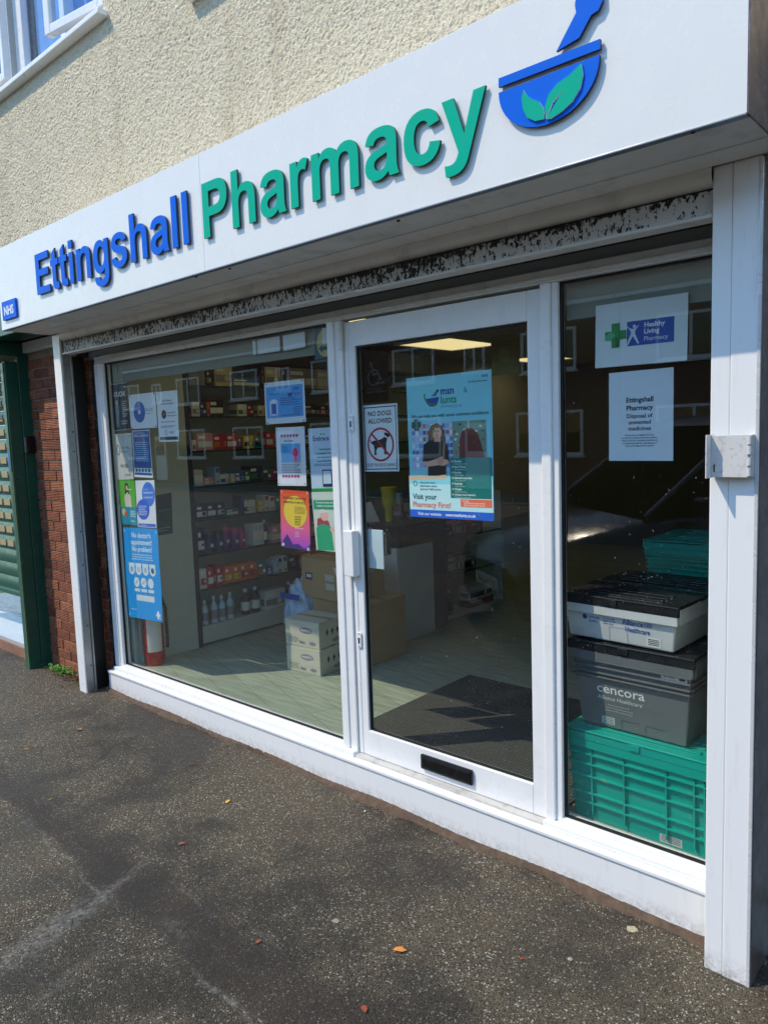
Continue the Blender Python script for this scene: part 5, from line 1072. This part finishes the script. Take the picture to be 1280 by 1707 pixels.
gr = MB(); GM = [M(c, .9, var=.2, vs_=90, name='grit') for c in ('#7d7463', '#4d443a', '#a39a88', '#5d4a3c')]
for i in range(700):
    x = random.uniform(-3.2, 1.75); y = -.085-abs(random.gauss(0, .05)) if i < 420 else random.uniform(-2.0, -.1)
    r = random.uniform(.0012, .0034); z = ground_z(x, y)+r*.5; v = [(x+r*random.uniform(.7, 1.2)*dx, y+r*random.uniform(.7, 1.2)*dy, z+r*dz*.8) for dx, dy, dz in ((1, 0, 0), (-1, 0, 0), (0, 1, 0), (0, -1, 0), (0, 0, 1), (0, 0, -1))]
    gr.add(v, [(0, 2, 4), (2, 1, 4), (1, 3, 4), (3, 0, 4), (2, 0, 5), (1, 2, 5), (3, 1, 5), (0, 3, 5)], random.choice(GM))
obj('grit', gr, kind='stuff', label='fine grit scattered on the pavement and along the plinth', cat='grit')

# rain drops on the outside of the glass, their sparkle painted as pale colour
DROP = M('#b9c2c8', .15, var=.0, name='rain_drop')
def drops(name, par, x0, x1, z0, z1, n, y):
    mb = MB()
    cl = [(random.uniform(x0, x1), random.uniform(z0, z1), random.uniform(.05, .25)) for _ in range(max(3, n//70))]
    for i in range(n):
        if random.random() < .55: c = random.choice(cl); x, z = random.gauss(c[0], c[2]), random.gauss(c[1], c[2])
        else: x, z = random.uniform(x0, x1), z0+(z1-z0)*random.random()**1.25
        r = min(.0020, random.lognormvariate(math.log(.00062), .38))
        if not (x0+r < x < x1-r and z0+r < z < z1-r): continue
        k = 5; st_ = random.uniform(1, 1.6); v = [(x, y-r*.55, z)]+[(x+r*math.cos(6.283*j/k), y, z+st_*r*math.sin(6.283*j/k)) for j in range(k)]
        mb.add(v, [(0, 1+(j+1) % k, 1+j) for j in range(k)], DROP, True)
    obj(name, mb, par, kind='stuff')
drops('rain_drops', sf, -2.21, -.105, .035, 2.05, 1500, .0343); drops('rain_drops', sf, 1.105, 1.68, .035, 2.05, 800, .0343); drops('rain_drops', dr, .075, .955, .13, 1.925, 1000, .0383)

# ------------------------------------------------------------------ across the street (seen in the glass)
HB = M('#6b4a3c', .9, var=.15, vs_=3, bump=.3, name='house_brick'); ROOF = M('#4a3f3a', .85, var=.2, bump=.5, bs=25, name='roof_tiles'); PANE = glass((.12, .14, .16), 1.6, 'house_glass')
for i in range(6):
    x0 = -34+i*9.2; t = thing('terraced_house', f'{("first", "second", "third", "fourth", "fifth", "sixth")[i]} brick house of the row across the street, counted from the far end', 'house', (x0+4.5, -18.5, -.4), 'houses across the street')
    obj('wall', MB().box(x0, x0+9.15, -24.5, -17.2, -.5, 5.2, HB), t); r = MB(); r.add([(x0-.0, -16.9, 5.1), (x0+9.19, -16.9, 5.1), (x0+9.19, -20.9, 7.9), (x0, -20.9, 7.9), (x0, -24.8, 5.1), (x0+9.19, -24.8, 5.1)], [(0, 1, 2, 3), (3, 2, 5, 4), (0, 3, 4), (1, 5, 2)], ROOF); rf = obj('roof', r, t)
    obj('chimney', MB().box(x0+4.2, x0+5.1, -21.3, -20.4, 7.3, 8.9, HB), rf); obj('gutter', MB().box(x0, x0+9.15, -17.0, -16.9, 4.98, 5.08, WHITE), rf)
    for xx, zz, ww, hh in ((1.0, .75, 2.0, 1.3), (5.9, .75, 2.2, 1.3), (1.0, 3.2, 1.8, 1.2), (6.1, 3.2, 1.8, 1.2), (4.0, 3.4, .8, .9)):
        w_ = MB(); a, b = x0+xx, x0+xx+ww; y = -17.2
        for q4 in ((a, b, zz, zz+.08), (a, b, zz+hh-.08, zz+hh), (a, a+.08, zz+.08, zz+hh-.08), (b-.08, b, zz+.08, zz+hh-.08), ((a+b)/2-.04, (a+b)/2+.04, zz+.08, zz+hh-.08)): w_.box(q4[0], q4[1], y, y+.06, q4[2], q4[3], WHITE)
        o = obj('window', w_, t); obj('pane', MB().box(a+.08, b-.08, y+.005, y+.02, zz+.08, zz+hh-.08, PANE), o); obj('sill', MB().box(a-.06, b+.06, y, y+.12, zz-.07, zz-.002, WHITE_OLD), o)
    d_ = obj('door', MB().box(x0+4.0, x0+4.9, -17.2, -17.13, -.3, 1.8, WHITE), t); obj('door_panel', MB().box(x0+4.1, x0+4.8, -17.129, -17.11, .9, 1.6, PANE), d_)

def car(cx, yf, label, col, H_=1.72, W_=1.84, L_=4.45):
    """people carrier with its nose to the shop (towards +y); nose at yf"""
    zg = ground_z(cx, yf-2)
    t = thing('parked_car', label, 'car', (cx, yf-L_/2, zg)); PAINT = M(col, .22, .35, var=.03, name='car_paint'); TINT = glass((.05, .06, .065), 1.8, 'car_glass')
    sec = [(0, .30, .62, .62), (.05, .22, .74, .80), (.35, .20, .90, .88), (.95, .20, 1.02, .92), (1.25, .20, 1.06, .92), (3.9, .20, 1.08, .92), (4.3, .22, 1.05, .88), (4.45, .35, .95, .78)]
    mb = MB(); rings = []
    for d, zb, zt, hw in sec:
        hw *= W_/1.84; rings.append([(cx+s*hw*k, yf-d, zg+z) for s, k, z in ((-1, .92, zb), (-1, 1, zb+.12), (-1, 1, (zb+zt)/2), (-1, .97, zt-.06), (-1, .86, zt), (0, .5, zt+.015), (1, .86, zt), (1, .97, zt-.06), (1, 1, (zb+zt)/2), (1, 1, zb+.12), (1, .92, zb))])
    k = len(rings[0]); v = [p for r in rings for p in r]; f = [(i*k+j, i*k+(j+1) % k, (i+1)*k+(j+1) % k, (i+1)*k+j) for i in range(len(rings)-1) for j in range(k)]
    f += [tuple(range(k)), tuple(range((len(rings)-1)*k, len(rings)*k))]; mb.add(v, f, PAINT, True); obj('body', mb, t)
    cab = [(1.05, 1.05, 1.055, .80), (2.05, 1.05, H_-.08, .70), (2.35, 1.05, H_, .68), (3.7, 1.05, H_-.02, .68), (4.2, 1.05, 1.40, .72), (4.35, 1.05, 1.06, .76)]
    r2 = MB(); P_ = [[(cx-.84, yf-d, zg+1.05), (cx-hw, yf-d, zg+zt), (cx+hw, yf-d, zg+zt), (cx+.84, yf-d, zg+1.05)] for d, _, zt, hw in cab]
    r2.add([p for r in P_ for p in r], [(i*4+1, i*4+2, i*4+6, i*4+5) for i in range(1, 4)], PAINT, True)
    for s in (1, 2): 
        for i in (0, 1, 2, 3): r2.tube([P_[i][s], P_[i+1][s]], .026, PAINT, 6)
    for d0 in (1, 3): [r2.tube([P_[d0][0 if s == 1 else 3], P_[d0][s]], .028, BLACKP, 6) for s in (1, 2)]
    obj('roof', r2, t)
    g_ = MB(); g_.add([*P_[0], *P_[1]], [(1, 2, 6, 5)], TINT); obj('windscreen', g_, t)
    for s in (0, 1):
        g_ = MB(); a, b = (0, 1) if s == 0 else (3, 2); g_.add([P_[i][q5] for i in range(6) for q5 in (a, b)], [(2*i, 2*i+2, 2*i+3, 2*i+1) for i in range(5)], TINT); obj('side_window', g_, t)
    g_ = MB(); g_.add([*P_[4], *P_[5]], [(1, 2, 6, 5)], TINT); obj('rear_window', g_, t)
    for sx in (-1, 1):
        for d in (.85, 3.55):
            c = (cx+sx*.80, yf-d, zg+.32); wo = obj('wheel', MB().lathe([(.20, -.10), (.30, -.11), (.32, -.08), (.32, .08), (.30, .11), (.20, .10)], BLACK, c, 24, 'x'), t); obj('rim', MB().lathe([(.05, sx*.09), (.19, sx*.105)], STEEL, c, 16, 'x'), wo)
        h_ = MB(); h_.add([(cx+sx*.86, yf-.22, zg+.70), (cx+sx*.45, yf-.012, zg+.62), (cx+sx*.45, yf-.03, zg+.74), (cx+sx*.84, yf-.28, zg+.84)], [(0, 1, 2, 3)], M('#cfd6da', .1, .6, name='headlight')); obj('headlight', h_, t)
        obj('door_mirror', MB().box(cx+sx*.93, cx+sx*1.10, yf-1.5, yf-1.38, zg+1.08, zg+1.22, PAINT, .03), t)
    obj('grille', MB().box(cx-.42, cx+.42, yf-.01, yf+.012, zg+.56, zg+.66, BLACKP, .004), t); obj('lower_grille', MB().box(cx-.6, cx+.6, yf-.02, yf+.008, zg+.30, zg+.40, BLACKP, .004), t)
    npl = obj('number_plate', MB().box(cx-.26, cx+.26, yf+.013, yf+.022, zg+.43, zg+.54, M('#d9d9d2', .4, name='plate'), .002), t)
    pr = Print(lambda a, b, k: (cx+.26-a, yf+.0222+.0004*k, zg+.54-b), .52, .11); pr.text('OE16 0AV', .5, .80, .62, '#15161a', 'c', .04, maxw=.9); pr.finish(npl)
    return t
cr = car(.06, -2.475, 'dark grey people carrier parked at an angle before the shop, seen only in the glass', '#3b3f44', 1.86); cr.rotation_euler.z = .61
